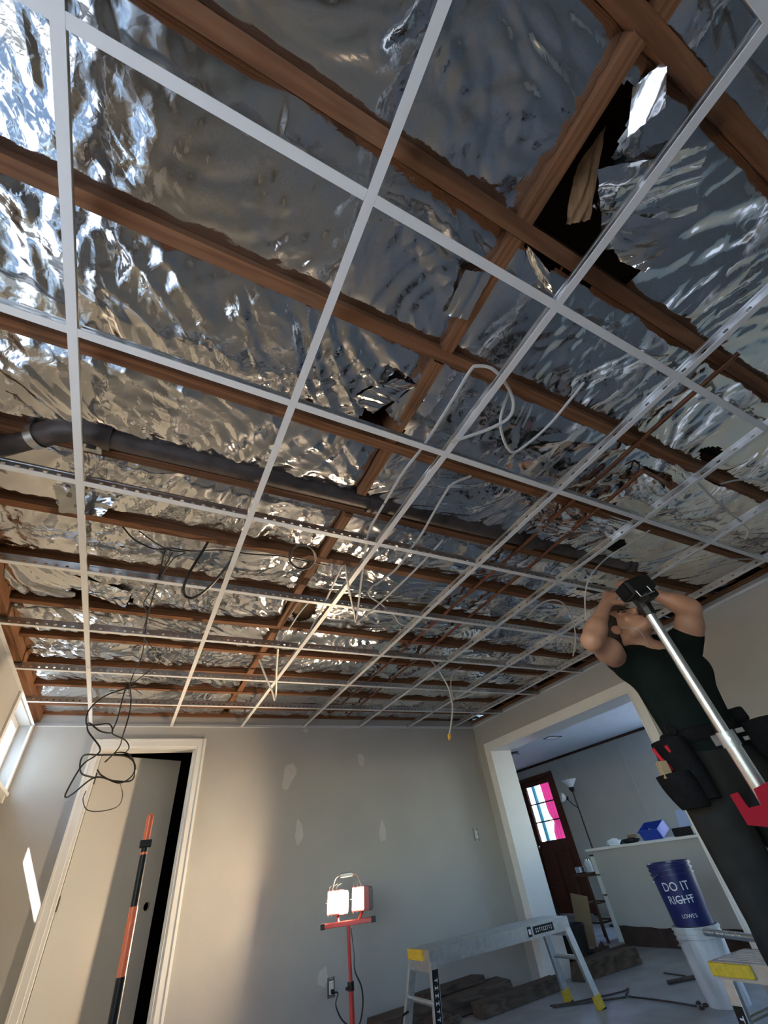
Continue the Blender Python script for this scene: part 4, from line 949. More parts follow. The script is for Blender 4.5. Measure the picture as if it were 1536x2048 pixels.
# shelf on the end of the half wall
sh = empty('side_shelf', (5.8, 4.55, .5)); tag(sh, 'white open shelf unit with dark cubbies fixed to the end of the half wall', 'shelf')
for z in (.38, .56, .74): MB().box(5.66, 5.92, 4.46, 4.64, z, z + .014).build('shelf_board', 'white', sh)
for x in (5.66, 5.906): MB().box(x, x + .014, 4.46, 4.64, 0.0, .754).build('upright', 'white', sh)
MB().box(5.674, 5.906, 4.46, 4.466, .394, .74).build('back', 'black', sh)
# torchiere with a reading arm
tl = empty('floor_lamp', (6.6, 5.36, 0)); tag(tl, 'black floor lamp with an upturned glass bowl and a small side shade', 'lamp')
tx, ty = 6.6, 5.40
MB().lathe((tx, ty, 0), [(.001, 0), (.13, 0), (.13, .012), (.03, .03), (.001, .03)], 24).build('base', 'black', tl, smooth='auto')
MB().cyl((tx, ty, .02), (tx, ty, 1.50), .010, 10).build('pole', 'black', tl, smooth='auto')
MB().lathe((tx, ty, 1.49), [(.011, 0), (.03, .01), (.045, .05), (.04, .06), (.001, .06)], 16).build('socket_cup', 'black', tl, smooth='auto')
MB().lathe((tx, ty, 1.55), [(.03, 0), (.055, .03), (.09, .07), (.115, .10), (.112, .10), (.085, .068), (.05, .032), (.028, .006)], 24).build('glass_bowl', 'glassfrost', tl, smooth='auto')
arm = MB().tube(spline([(tx, ty, 1.28), (tx - .03, ty + .05, 1.33), (tx - .05, ty + .10, 1.40), (tx - .05, ty + .12, 1.43)], 5), .006, 8).build('side_arm', 'black', tl, smooth='auto')
MB().lathe((tx - .05, ty + .12, 1.43), [(.01, -.03), (.025, -.02), (.03, 0), (.02, .005)], 14, (-.5, .4, .3)).build('arm_socket', 'black', arm, smooth='auto')
MB().lathe((tx - .055, ty + .125, 1.43), [(.02, .0), (.05, .03), (.065, .075), (.06, .075), (.045, .03), (.018, .005)], 18, (-.75, .45, .25)).build('side_shade', 'glassfrost', arm, smooth='auto')
# stool with a small chrome pot, cardboard sheet
sc_ = np.array((5.72, 4.86, 0)); sto = empty('stool', sc_); tag(sto, 'dark wooden stool with crossed rungs beside the half wall', 'stool')
MB().lathe(sc_ + (0, 0, .56), [(.001, 0), (.15, 0), (.155, .012), (.15, .028), (.001, .03)], 24).build('seat', 'darkwood', sto, smooth='auto')
for i, (a_, b_) in enumerate(((-1, -1), (1, -1), (1, 1), (-1, 1))):
    MB().cyl(sc_ + (a_ * .15, b_ * .15, 0), sc_ + (a_ * .09, b_ * .09, .57), .016, 10, .012).build('leg', 'darkwood', sto, smooth='auto')
for z, k in ((.16, .135), (.32, .118)):
    for (a_, b_) in (((-1, -1), (1, -1)), ((1, -1), (1, 1)), ((1, 1), (-1, 1)), ((-1, 1), (-1, -1))):
        MB().cyl(sc_ + (a_[0] * k, a_[1] * k, z), sc_ + (b_[0] * k, b_[1] * k, z), .008, 8).build('rung', 'darkwood', sto, smooth='auto')
tag(MB().lathe(sc_ + (-.03, .03, .591), [(.001, 0), (.05, 0), (.06, .01), (.062, .06), (.066, .062), (.058, .06), (.05, .012), (.001, .01)], 20).build('chrome_bowl', 'chrome', smooth='auto'), 'shiny metal bowl standing on the stool seat', 'bowl')
jr = empty('jar', sc_ + (.05, -.05, .591)); tag(jr, 'clear glass jar with a steel lid on the stool', 'jar')
MB().lathe(sc_ + (.05, -.05, .591), [(.001, 0), (.04, 0), (.042, .01), (.042, .09), (.032, .11), (.001, .11)], 18).build('body', 'glassfrost', jr, smooth='auto'); MB().lathe(sc_ + (.05, -.05, .701), [(.001, 0), (.034, 0), (.034, .015), (.001, .016)], 18).build('lid', 'chrome', jr, smooth='auto')
cs = MB(); a_ = PX(1150, 1792, 5.35); 
cs.hexa([(5.36, 4.72, 0.0), (5.385, 4.72, 0.0), (5.42, 4.98, 0.0), (5.395, 4.98, 0.0), (5.44, 4.70, .40), (5.465, 4.70, .40), (5.50, 4.97, .43), (5.475, 4.97, .43)])
tag(cs.build('cardboard_sheet', 'card'), 'brown cardboard panel leaning against the dark stool', 'cardboard')
# crumpled plastic sheeting hanging beyond the half wall
pl = flap([(5.43, 3.02, .78), (5.42, 2.62, .78), (5.40, 2.66, .22), (5.42, 2.86, .40)], 77, 'plastic', 1.0, 30, None, 'plastic_sheeting')
tag(pl, 'crumpled plastic sheeting hanging over the half wall beside the casing', 'sheeting')
v_ = PZ(1105, 1475, 2.118); ve = empty('ceiling_vent', v_); tag(ve, 'small square ceiling vent outlined in dark in the next room', 'vent')
for s_ in (-1, 1):
    MB().box(v_[0] - .12, v_[0] + .12, v_[1] + s_ * .075 - .006, v_[1] + s_ * .075 + .006, 2.112, 2.12).build('vent_frame', 'black', ve); MB().box(v_[0] + s_ * .115 - .006, v_[0] + s_ * .115 + .006, v_[1] - .07, v_[1] + .07, 2.112, 2.12).build('vent_frame', 'black', ve)
for k in range(5): MB().box(v_[0] - .105, v_[0] + .105, v_[1] - .055 + k * .027, v_[1] - .045 + k * .027, 2.113, 2.119).build('vent_slat', 'ceil2', ve)
lf_ = PZ(1030, 1507, 2.10)
fx = empty('ceiling_fixture', lf_); tag(fx, 'dark metal ceiling fitting near the entry door', 'fixture'); MB().lathe((lf_[0], lf_[1], 2.12), [(.001, 0), (.06, 0), (.06, -.012), (.02, -.02), (.001, -.02)], 20).build('canopy', 'iron', fx, smooth='auto')
for s_ in (-1, 1): MB().tube([(lf_[0], lf_[1], 2.105), (lf_[0] + s_ * .06, lf_[1], 2.09), (lf_[0] + s_ * .10, lf_[1], 2.095)], .006, 7).build('arm', 'iron', fx, smooth='auto')

# ================================================================== DEBRIS ON THE FLOOR
D = 'demolition scraps on the floor'
def plank(label, a_, b_, w, h, mt='oldplank', roll=0.0, cat='board', name='plank', z=None, jag=True):
    a_ = np.array(a_, float); b_ = np.array(b_, float); d_ = b_ - a_; L_ = np.linalg.norm(d_); d_ /= L_; r_ = np.cross(d_, (0, 0, 1)); r_ /= np.linalg.norm(r_); u_ = np.cross(r_, d_)
    r_, u_ = r_ * math.cos(roll) + u_ * math.sin(roll), u_ * math.cos(roll) - r_ * math.sin(roll)
    n = 10; vs = []; rs = random.Random(int(L_ * 997 + w * 1e4))
    for i in range(n + 1):
        t_ = i / n; c_ = a_ + d_ * L_ * t_
        if jag and i in (0, n): offs = [rs.uniform(-.03, .03) for _ in range(4)]
        else: offs = [0] * 4
        k = 1 + rs.uniform(-.05, .05)
        for j, (p_, q_) in enumerate(((-.5, -.5), (.5, -.5), (.5, .5), (-.5, .5))): vs.append(c_ + r_ * w * p_ * k + u_ * h * q_ + d_ * offs[j])
    fs = [(0, 1, 2, 3), tuple(4 * n + j for j in (3, 2, 1, 0))]
    for i in range(n):
        for j in range(4): fs.append((4 * i + j, 4 * i + (j + 1) % 4, 4 * i + 4 + (j + 1) % 4, 4 * i + 4 + j))
    mb = MB(); mb.add(vs, fs); return tag(mb.build(name, mt), label, cat, D)
plank('long dirty plank lying on the floor along the back wall', (2.30, 4.03, .055), (3.55, 4.06, .06), .22, .10)
plank('dark broken board lying on top of the long plank', (2.75, 4.12, .13), (3.35, 4.14, .135), .12, .04)
plank('grey weathered timber in front of the long plank', (3.05, 3.80, .04), (3.92, 3.84, .04), .12, .075)
plank('thick broken timber lying in the wide opening', (4.15, 3.84, .055), (4.86, 3.80, .055), .12, .105)
plank('dark jagged board lying behind the broken timber', (4.28, 3.93, .05), (4.98, 3.92, .06), .06, .10, 'rot')
plank('narrow dark batten tilted against the broken timber', (3.62, 3.97, .03), (4.10, 3.98, .035), .05, .03)
blob('debris_clump', 'torn clump of insulation beside the black pail', (4.80, 4.10, 0), .09, 12, 'rot', 'debris', (1.1, .9, 1.2), 3, .35)
blob('debris_clump', 'dirty rag heap between the platform legs and the wall', (2.75, 3.80, 0), .09, 15, 'oldplank', 'debris', (1.6, .8, .8), 3, .35)
def rod(label, pts, r, mt='iron', name='rod', cat='rod'):
    return tag(MB().tube(spline([PZ(u, v, r + .001 + h) for u, v, h in pts], 6), r, 7).build(name, mt, smooth='auto'), label, cat, D)
rod('bent wire rod with a hooked end on the floor behind the platform foot', [(1100, 2012, 0), (1140, 2006, 0), (1180, 1998, 0), (1245, 1983, 0), (1256, 1976, .0), (1256, 1984, .03), (1255, 1992, .0), (1300, 1998, 0), (1350, 2005, 0), (1392, 2012, 0)], .005)
rod('second thin rod lying close behind the hooked rod', [(1105, 2014, 0), (1180, 2004, 0), (1252, 1994, 0)], .006)
rod('dark stick lying on the floor under the half wall', [(1335, 1965, 0), (1380, 1956, 0), (1440, 1944, 0)], .012)
rod('thin dark stick crossing in front of the half wall', [(1328, 1946, 0), (1370, 1952, 0)], .005)
rod('bent black wire on the bright floor beside the black pail', [(1170, 1895, 0), (1180, 1899, 0), (1193, 1902, 0), (1194, 1908, 0)], .006, 'bcable', 'wire', 'wire')
for k, (u, v) in enumerate(((1398, 2009), (1412, 2014), (1405, 2020))):
    blob('debris_chip', ['small dark chip at the end of the hooked rod', 'dark chip right of the rod end', 'lowest dark chip by the rod end'][k], PZ(u, v, 0), .016, k + 21, 'rot', 'debris', (1, 1, 1), 2, .3)

# ================================================================== SUPPORT POLE WITH BLACK HEAD (right foreground)
p0 = CAMC + ray(1292, 1216) * 1.70; p1_ = CAMC + ray(1452, 1470) * 1.43; 
q1 = p1_
xy = p0[:2]; dd = (q1 - p0) / np.linalg.norm(q1 - p0)
foot2 = p0 + dd * (p0[2] / -dd[2])
sp = empty('support_pole', foot2); tag(sp, 'aluminium support pole with a black clamp head and red grip before the person', 'pole')
MB().cyl(p0 - dd * .05, q1 + dd * .02, .0185, 22).build('upper_tube', 'alu', sp, smooth='auto')
lo = MB().cyl(q1, foot2 - dd * .02, .0245, 22).build('lower_tube', 'alu', sp, smooth='auto')
MB().lathe(foot2, [(.001, 0), (.05, 0), (.05, .012), (.028, .03), (.001, .03)], 18).build('foot', 'black', sp, smooth='auto')
cl_ = MB().cyl(q1 - dd * .012, q1 + dd * .035, .0285, 18).build('clamp_collar', 'alup', sp, smooth='auto')
rt = np.cross(dd, ray(1452, 1470)); rt /= np.linalg.norm(rt); rt = rt if rt @ CAMR[0] > 0 else -rt; fw = np.cross(rt, dd); fw = fw if fw @ (CAMC - q1) > 0 else -fw
MB().obox(q1 + rt * .045 - dd * .004, rt, dd, fw, .026, .015, .01).build('clamp_lug', 'iron', cl_, bevel=.002)
MB().obox(q1 + rt * .05 + dd * .022, rt, dd, fw, .018, .013, .01).build('clamp_lug', 'iron', cl_, bevel=.002)
MB().obox(q1 - rt * .036 + dd * .008, rt, dd, fw, .022, .034, .012).build('clamp_lever', 'iron', cl_, bevel=.002)
MB().cyl(q1 + fw * .022 + dd * .01, q1 + fw * .036 + dd * .01, .007, 8).build('clamp_bolt', 'galv', cl_)
# head: black block on a tapered collar, with two steel pins
hd_ = MB().lathe(p0, [(.001, .03), (.026, .03), (.026, .0), (.034, -.045), (.05, -.06), (.001, -.06)], 8, dd).build('head_collar', 'black', sp)
hcn = CAMC + ray(1272, 1176) * 1.68
hx_ = np.array((.90, -.42, .08)); hx_ /= np.linalg.norm(hx_); hy_ = np.cross((0, 0, 1), hx_); hy_ /= np.linalg.norm(hy_); hz2 = np.cross(hx_, hy_)
ca_, sa_ = math.cos(.18), math.sin(.18); hx_, hz2 = hx_ * ca_ + hz2 * sa_, hz2 * ca_ - hx_ * sa_
blk = MB().obox(hcn, hx_, hy_, hz2, .122, .08, .068).build('head_block', 'black', sp, bevel=.012)
MB().obox(hcn + hx_ * .022 - hz2 * .042, hx_, hy_, hz2, .055, .055, .045).build('head_neck', 'black', blk, bevel=.008)
MB().obox(hcn - hx_ * .064, hx_, hy_, hz2, .012, .065, .056).build('head_pad', 'blackfab', blk, bevel=.004)
for k, s_ in enumerate((-.05, .008)):
    c_ = hcn + hx_ * s_ - hy_ * .044 - hz2 * .034; MB().cyl(c_ + hz2 * .012, c_ - hz2 * .014, .0022, 8).build('steel_pin', 'steelplate', blk)
c_ = hcn - hy_ * .043 - hz2 * .05; MB().cyl(c_ - hx_ * .05, c_ + hx_ * .02, .002, 8).build('steel_pin', 'steelplate', blk)
# red grip bracket low on the pole
rb = CAMC + ray(1528, 1600) * 1.30
def Rg(u, v, d_=1.30): return CAMC + ray(u, v) * d_
rg = MB()
pr_ = lambda *L_: [Rg(u, v) for u, v in L_]
th = CAMC - rb; th /= np.linalg.norm(th)
def prism(poly, t_):
    mb = MB(); n = len(poly); P_ = [Rg(u, v) for u, v in poly]; vs = [p + th * t_ / 2 for p in P_] + [p - th * t_ / 2 for p in P_]
    mb.add(vs, [tuple(range(n)), tuple(reversed(range(n, 2 * n)))] + [(i, (i + 1) % n, n + (i + 1) % n, n + i) for i in range(n)]); return mb
grp = prism([(1466, 1592), (1474, 1589), (1496, 1620), (1528, 1612), (1512, 1580), (1552, 1560), (1580, 1590), (1590, 1640), (1540, 1650), (1498, 1646)], .055).build('grip_bracket', 'redp', sp, bevel=.006)

# ================================================================== PERSON
L_ = np.array((.895, -.446, 0)); F_ = np.array((-.446, -.895, 0)); U_ = np.array((0, 0, 1.)); ORG = np.array((2.594, 1.019, 0))
PB = np.stack([L_, F_, U_])                       # rows: left, forward, up
def loc(u, v, f):
    d_ = ray(u, v); t_ = ((ORG + F_ * f - CAMC) @ F_) / (d_ @ F_); return PB @ (CAMC + t_ * d_ - ORG)
def sd_cone(P, a_, b_, ra, rb_):
    a_ = np.array(a_, float); b_ = np.array(b_, float); ab = b_ - a_; t_ = np.clip(((P - a_) @ ab) / (ab @ ab + 1e-12), 0, 1)
    return np.linalg.norm(P - a_ - t_[..., None] * ab, axis=-1) - (ra + (rb_ - ra) * t_)
def sd_ell(P, c_, r_, R=None):
    Q_ = P - np.array(c_, float)
    if R is not None: Q_ = Q_ @ np.array(R).T
    r_ = np.array(r_, float); k0 = np.linalg.norm(Q_ / r_, axis=-1); k1 = np.linalg.norm(Q_ / r_ ** 2, axis=-1)
    return k0 * (k0 - 1) / (k1 + 1e-9)
class Field:
    def __init__(s, lo, hi, h):
        s.lo = np.array(lo, float); s.h = h; s.n = np.ceil((np.array(hi) - s.lo) / h).astype(int) + 1; s.d = np.full(s.n, .3, np.float32)
    def box(s, lo, hi):
        i0 = np.clip(np.floor((np.array(lo) - s.lo) / s.h).astype(int), 0, s.n - 1); i1 = np.clip(np.ceil((np.array(hi) - s.lo) / s.h).astype(int) + 1, 1, s.n)
        sl_ = tuple(slice(a_, b_) for a_, b_ in zip(i0, i1)); g_ = np.meshgrid(*[s.lo[k] + s.h * np.arange(i0[k], i1[k]) for k in range(3)], indexing='ij')
        return sl_, np.stack(g_, -1)
    def union(s, fn, lo, hi, k=.02, sub=False):
        m_ = .06; sl_, P = s.box(np.array(lo) - m_, np.array(hi) + m_)
        if min(P.shape[:3]) == 0: return
        b_ = fn(P).astype(np.float32); a_ = s.d[sl_]
        if sub: s.d[sl_] = np.maximum(a_, -b_); return
        h_ = np.clip(.5 + .5 * (b_ - a_) / k, 0, 1); s.d[sl_] = b_ + (a_ - b_) * h_ - k * h_ * (1 - h_) if False else (b_ * (1 - h_) + a_ * h_ - k * h_ * (1 - h_))
    def cone(s, a_, b_, ra, rb_, k=.02, sub=False):
        a_ = np.array(a_, float); b_ = np.array(b_, float); r_ = max(ra, rb_); s.union(lambda P: sd_cone(P, a_, b_, ra, rb_), np.minimum(a_, b_) - r_, np.maximum(a_, b_) + r_, k, sub)
    def ell(s, c_, r_, k=.02, R=None, sub=False):
        c_ = np.array(c_, float); m_ = max(r_); s.union(lambda P: sd_ell(P, c_, r_, R), c_ - m_, c_ + m_, k, sub)
    def mesh(s, name, mt, parent):
        d = s.d; ins = d < 0; n0, n1, n2 = d.shape
        c = [(i, j, k) for i in (0, 1) for j in (0, 1) for k in (0, 1)]
        cells = sum(ins[i:n0 - 1 + i, j:n1 - 1 + j, k:n2 - 1 + k].astype(np.int8) for i, j, k in c)
        act = (cells > 0) & (cells < 8); ids = np.full(act.shape, -1, np.int64); A = np.argwhere(act); ids[act] = np.arange(len(A))
        acc = np.zeros((len(A), 3)); cnt = np.zeros(len(A))
        for p_ in c:
            for ax_ in range(3):
                if p_[ax_]: continue
                q_ = list(p_); q_[ax_] = 1
                d0 = d[A[:, 0] + p_[0], A[:, 1] + p_[1], A[:, 2] + p_[2]]; d1 = d[A[:, 0] + q_[0], A[:, 1] + q_[1], A[:, 2] + q_[2]]
                x_ = (d0 < 0) != (d1 < 0); t_ = np.where(x_, d0 / np.where(x_, d0 - d1, 1), 0)
                v_ = np.array(p_, float)[None] + 0 * acc; v_[:, ax_] += t_
                acc += v_ * x_[:, None]; cnt += x_
        V = s.lo + s.h * (A + acc / cnt[:, None]); Fs = []
        for ax_ in range(3):
            o1, o2 = [(1, 2), (2, 0), (0, 1)][ax_]; sl0 = [slice(1, -1)] * 3; sl1 = [slice(1, -1)] * 3; sl0[ax_] = slice(0, -1); sl1[ax_] = slice(1, None)
            i0 = ins[tuple(sl0)]; i1 = ins[tuple(sl1)]; E = np.argwhere(i0 != i1); fl = i0[tuple(E.T)]
            off = np.ones(3, int); off[ax_] = 0; E = E + off
            def cid(a1, a2):
                q_ = E.copy(); q_[:, o1] -= a1; q_[:, o2] -= a2; return ids[q_[:, 0], q_[:, 1], q_[:, 2]]
            Qd = np.stack([cid(1, 1), cid(0, 1), cid(0, 0), cid(1, 0)], 1); Qd[~fl] = Qd[~fl][:, ::-1]; Fs.append(Qd)
        F = np.concatenate(Fs); F = F[(F >= 0).all(1)]
        W_ = ORG + V @ PB
        me = bpy.data.meshes.new(name); me.vertices.add(len(W_)); me.vertices.foreach_set('co', W_.ravel().astype(np.float32))
        me.loops.add(F.size); me.loops.foreach_set('vertex_index', F.ravel().astype(np.int32)); me.polygons.add(len(F)); me.polygons.foreach_set('loop_start', np.arange(0, F.size, 4, dtype=np.int32))
        me.polygons.foreach_set('use_smooth', np.ones(len(F), bool)); me.update(calc_edges=True); me.validate(); me.materials.append(M[mt])
        bm = bmesh.new(); bm.from_mesh(me)
        for _ in range(2): bmesh.ops.smooth_vert(bm, verts=bm.verts, factor=.4, use_axis_x=True, use_axis_y=True, use_axis_z=True)
        bmesh.ops.recalc_face_normals(bm, faces=bm.faces); bm.to_mesh(me); bm.free()
        return link(name, me, parent)
per = empty('person', ORG); tag(per, 'person in a dark sleeveless shirt and tool belt reaching up to the ceiling grid', 'person')
shR = np.array((-.15, 0, 1.535)); shL = np.array((.245, 0, 1.605))
elR = loc(1183, 1281, .19); elL = loc(1381, 1217, .13)
haR = loc(1217, 1194, .14); haL = loc(1288, 1180, .10)
wrR = elR + (haR - elR) * .80; wrL = elL + (haL - elL) * .85
nb = np.array((.035, -.005, 1.575)); hc0 = loc(1250, 1257, .0)
# head frame: thrown back, crown toward the right hand, face to the ceiling
hf = np.array((.24, .68, .68)); hf /= np.linalg.norm(hf); hu = np.array((-.32, -.60, .66)); hu -= hf * (hu @ hf); hu /= np.linalg.norm(hu); hl = np.cross(hf, hu)
HR = np.stack([hl, hf, hu])
def H(l, f, u): return hc0 + hl * l + hf * f + hu * u
h = .0058
bd = Field((-.55, -.32, -.02), (.62, .42, 1.98), h)
def torso(fd, g=0.0):
    fd.ell((.03, 0, 1.06), (.165 + g, .115 + g, .14 + g), .03)
    fd.ell((.035, .005, 1.22), (.142 + g, .100 + g, .16 + g), .06)
    fd.ell((.042, .0, 1.40), (.165 + g, .112 + g, .17 + g), .08)
    fd.cone((-.11, -.01, 1.51), (.20, -.01, 1.565), .065 + g, .065 + g, .06)
    fd.ell((-.02, .07, 1.42), (.085 + g, .055 + g, .075 + g), .04); fd.ell((.11, .07, 1.445), (.085 + g, .055 + g, .075 + g), .04)
torso(bd)
for s_, kx_ in ((-1, -.085), (1, .145)):
    hip = np.array((kx_ * .85 + .0, 0, 1.0)); kn = np.array((kx_ * 1.15, .03 if s_ < 0 else .06, .54)); an = np.array((kx_ * 1.3, -.02, .09))
    bd.cone(hip, kn, .088, .056, .03); bd.cone(kn, an, .055, .036, .03); bd.cone(an + (0, -.03, -.05), an + (0, .17, -.06), .035, .03, .03)
bd.cone(shR, elR, .056, .043, .045); bd.cone(elR, elR + (wrR - elR) * .3, .044, .046, .02); bd.cone(elR + (wrR - elR) * .25, wrR, .045, .027, .03)
bd.ell(shR + (elR - shR) * .45 + np.array((0, .012, .012)), (.052, .052, .052), .05)
bd.cone(shL, elL, .060, .046, .045); bd.cone(elL, elL + (wrL - elL) * .3, .046, .047, .02); bd.cone(elL + (wrL - elL) * .25, wrL, .045, .028, .03)
bd.ell(shL + (elL - shL) * .45, (.055, .055, .055), .05)
def hand(w_, tip_dir, side, palm_n, curl):
    """palm box as cones, four fingers and a thumb"""
    d_ = tip_dir / np.linalg.norm(tip_dir); s_ = side - d_ * (side @ d_); s_ /= np.linalg.norm(s_); n_ = palm_n - d_ * (palm_n @ d_) - s_ * (palm_n @ s_); n_ /= np.linalg.norm(n_)
    for q_ in (-.028, -.01, .01, .028): bd.cone(w_, w_ + d_ * .085 + s_ * q_, .020, .0125, .015)
    for i, (q_, ln) in enumerate(((-.033, .062), (-.011, .078), (.011, .084), (.033, .074))):
        b_ = w_ + d_ * .085 + s_ * q_; dirs = d_; p_ = b_
        for j, fr_ in enumerate((.45, .32, .23)):
            a_ = curl * (j + .5) * .55; dv = d_ * math.cos(a_) + n_ * math.sin(a_) + s_ * q_ * 1.2; dv /= np.linalg.norm(dv); e_ = p_ + dv * ln * fr_ * 1.15; r0 = .0095 - .0008 * j
            bd.cone(p_, e_, r0, r0 - .0008, .004); p_ = e_
    b_ = w_ + d_ * .028 + s_ * .028; m_ = b_ + d_ * .030 + s_ * .032 + n_ * .018; bd.cone(b_, m_, .014, .011, .012); bd.cone(m_, m_ + d_ * .034 + s_ * .006 + n_ * .014, .0108, .009, .005)
hand(wrR, haR - wrR + np.array((.03, .0, .02)), np.array((.35, .5, -.6)), np.array((.5, -.6, -.3)), .9)
hand(wrL, haL - wrL + np.array((-.02, 0, .03)), np.array((-.3, .4, -.7)), np.array((-.4, -.7, -.3)), .9)
bd.cone(nb + (0, 0, -.03), H(0, -.03, -.055), .062, .056, .04)
bd.ell(H(0, -.012, .03), (.075, .093, .090), .02, HR); bd.ell(H(0, .028, -.040), (.060, .066, .082), .03, HR)
bd.ell(H(0, .066, -.105), (.030, .024, .022), .025, HR); bd.cone(H(-.05, .01, -.075), H(-.016, .068, -.108), .020, .018, .03); bd.cone(H(.05, .01, -.075), H(.016, .068, -.108), .020, .018, .03)
bd.cone(H(-.036, .078, .022), H(.036, .078, .022), .013, .013, .012); bd.ell(H(-.042, .066, -.028), (.02, .018, .016), .015, HR); bd.ell(H(.042, .066, -.028), (.02, .018, .016), .015, HR)
for s_ in (-1, 1): bd.ell(H(s_ * .031, .097, .0), (.017, .014, .010), .01, HR, sub=True); bd.ell(H(s_ * .031, .077, .0), (.013, .013, .012), .004, HR)
bd.cone(H(0, .090, .012), H(0, .114, -.030), .0085, .0115, .008); bd.cone(H(-.011, .100, -.036), H(.011, .100, -.036), .0085, .0085, .006)
bd.cone(H(-.018, .090, -.066), H(.018, .090, -.066), .0065, .0065, .006); bd.cone(H(-.015, .089, -.077), H(.015, .089, -.077), .007, .007, .004)
for s_ in (-1, 1): bd.ell(H(s_ * .077, -.008, -.006), (.010, .022, .031), .006, HR); bd.ell(H(s_ * .089, .002, -.004), (.008, .011, .017), .004, HR, sub=True)
bd.mesh('body', 'skin', per)
# hair
hr_ = Field(hc0 - .19, hc0 + .19, .006); hr_.ell(H(0, -.018, .036), (.083, .098, .094), .01, HR)
hr_.union(lambda P: np.maximum.reduce([-(((P - H(0, .052, 0)) @ hf)), (((P - H(0, 0, .078)) @ hu) - .35 * ((P - H(0, .05, .07)) @ hf))]), hc0 - .19, hc0 + .19, sub=True)
hr_.union(lambda P: np.maximum(((P - H(0, .0, -.022)) @ hu), -((P - H(0, -.035, 0)) @ hf)), hc0 - .19, hc0 + .19, sub=True)
hr_.union(lambda P: ((P - H(0, 0, -.062)) @ hu), hc0 - .19, hc0 + .19, sub=True)
hr_.mesh('hair', 'hair', per)
def skin_pt(*p): return ORG + np.array(p) @ PB
def HW_(l, f, u): return ORG + H(l, f, u) @ PB
for s_ in (-1, 1):
    MB().tube(spline([HW_(s_ * .012, .0925, .020), HW_(s_ * .03, .0925, .027), HW_(s_ * .05, .080, .022)], 4), [.003] * 1 + [.0045] * 7 + [.003] if False else .0042, 6).build('eyebrow', 'hair', per, smooth=True)
    MB().tube(spline([HW_(s_ * .018, .089, .0), HW_(s_ * .031, .0915, -.001), HW_(s_ * .044, .085, .0)], 4), .0022, 6).build('eyelid', 'hair', per, smooth=True)
MB().tube(spline([HW_(-.02, .092, -.0715), HW_(0, .0965, -.0715), HW_(.02, .092, -.0715)], 4), .0028, 6).build('lip_line', 'lip', per, smooth=True)
ew_ = spline([HW_(-.086, .008, -.012), HW_(-.082, .02, -.05), HW_(-.06, .03, -.11), skin_pt(-.02, .07, 1.56), skin_pt(.0, .10, 1.50)], 6)
MB().tube(ew_, .0016, 6).build('earphone_wire', 'wcable', per, smooth=True)
# shirt
sf = Field((-.32, -.25, 1.02), (.42, .25, 1.72), .0075); torso(sf, .011)
sf.cone(shR + np.array((.03, 0, .0)), shR + (elR - shR) * .16, .064, .062, .05); sf.cone(shL - np.array((.03, 0, 0)), shL + (elL - shL) * .18, .068, .066, .05)
sf.cone(nb + (0, -.01, -.06), nb + (0, -.012, .02), .08, .070, .05); sf.cone((-.10, -.012, 1.525), nb + (-.03, -.012, .02), .060, .055, .04); sf.cone((.19, -.012, 1.575), nb + (.03, -.012, .02), .060, .055, .04)
sf.cone(nb + np.array((-.005, .055, .025)), nb + np.array((-.03, .04, .16)), .066, .10, sub=True)
sf.union(lambda P: (P - np.array((0, 0, 1.10)))[..., 2], (-.4, -.3, 1.0), (.5, .3, 1.14), sub=True)
sf.mesh('shirt', 'shirt', per)
# trousers
pt = Field((-.40, -.28, .03), (.50, .30, 1.26), .009)
pt.ell((.03, 0, 1.06), (.180, .130, .155), .03)
for s_, kx_ in ((-1, -.085), (1, .145)):
    hip = np.array((kx_ * .85, 0, 1.0)); kn = np.array((kx_ * 1.15, .03 if s_ < 0 else .06, .54)); an = np.array((kx_ * 1.3, -.02, .09))
    pt.cone(hip, kn, .108, .078, .04); pt.cone(kn, an, .078, .066, .03)
pt.union(lambda P: (np.array((0, 0, 1.19)) - P)[..., 2], (-.4, -.3, 1.15), (.5, .3, 1.26), sub=True); pt.union(lambda P: (P - np.array((0, 0, .075)))[..., 2], (-.4, -.3, .0), (.5, .3, .12), sub=True)
pt.mesh('trousers', 'pants', per)
for s_, kx_ in ((-1, -.085), (1, .145)):
    an = np.array((kx_ * 1.3, -.02, .0)); bt_ = Field(an + (-.08, -.11, -.005), an + (.08, .24, .19), .008); bt_.cone(an + (0, -.03, .05), an + (0, .16, .045), .05, .046, .02); bt_.cone(an + (0, -.01, .05), an + (0, -.01, .16), .056, .056, .02)
    bt_.union(lambda P: (P - an)[..., 2] - .002, an - .3, an + .3, sub=True); bt_.mesh('boot', 'black', per)
# tool belt with pouches
tb = Field((-.35, -.3, 1.10), (.45, .3, 1.26), .007); tb.ell((.03, 0, 1.175), (.172, .126, .30), .01)
tb.union(lambda P: .032 - np.abs(P[..., 2] - 1.18) if False else (P[..., 2] - 1.145), (-.4, -.3, 1.08), (.5, .3, 1.16), sub=True); tb.union(lambda P: 1.205 - P[..., 2], (-.4, -.3, 1.19), (.5, .3, 1.27), sub=True)
belt = tb.mesh('tool_belt', 'blackfab', per)
def lbox(c_, sl, sf_, su, name, mt, parent, rz=0.0, rl=0.0, bev=.012):
    a_ = np.array((math.cos(rz), math.sin(rz), 0)); b_ = np.array((-math.sin(rz), math.cos(rz), 0)); u_ = np.array((0, 0, 1.))
    a_, u_ = a_ * math.cos(rl) + u_ * math.sin(rl), u_ * math.cos(rl) - a_ * math.sin(rl)
    return MB().obox(skin_pt(*c_), a_ @ PB, b_ @ PB, u_ @ PB, sl, sf_, su).build(name, mt, parent, bevel=bev)
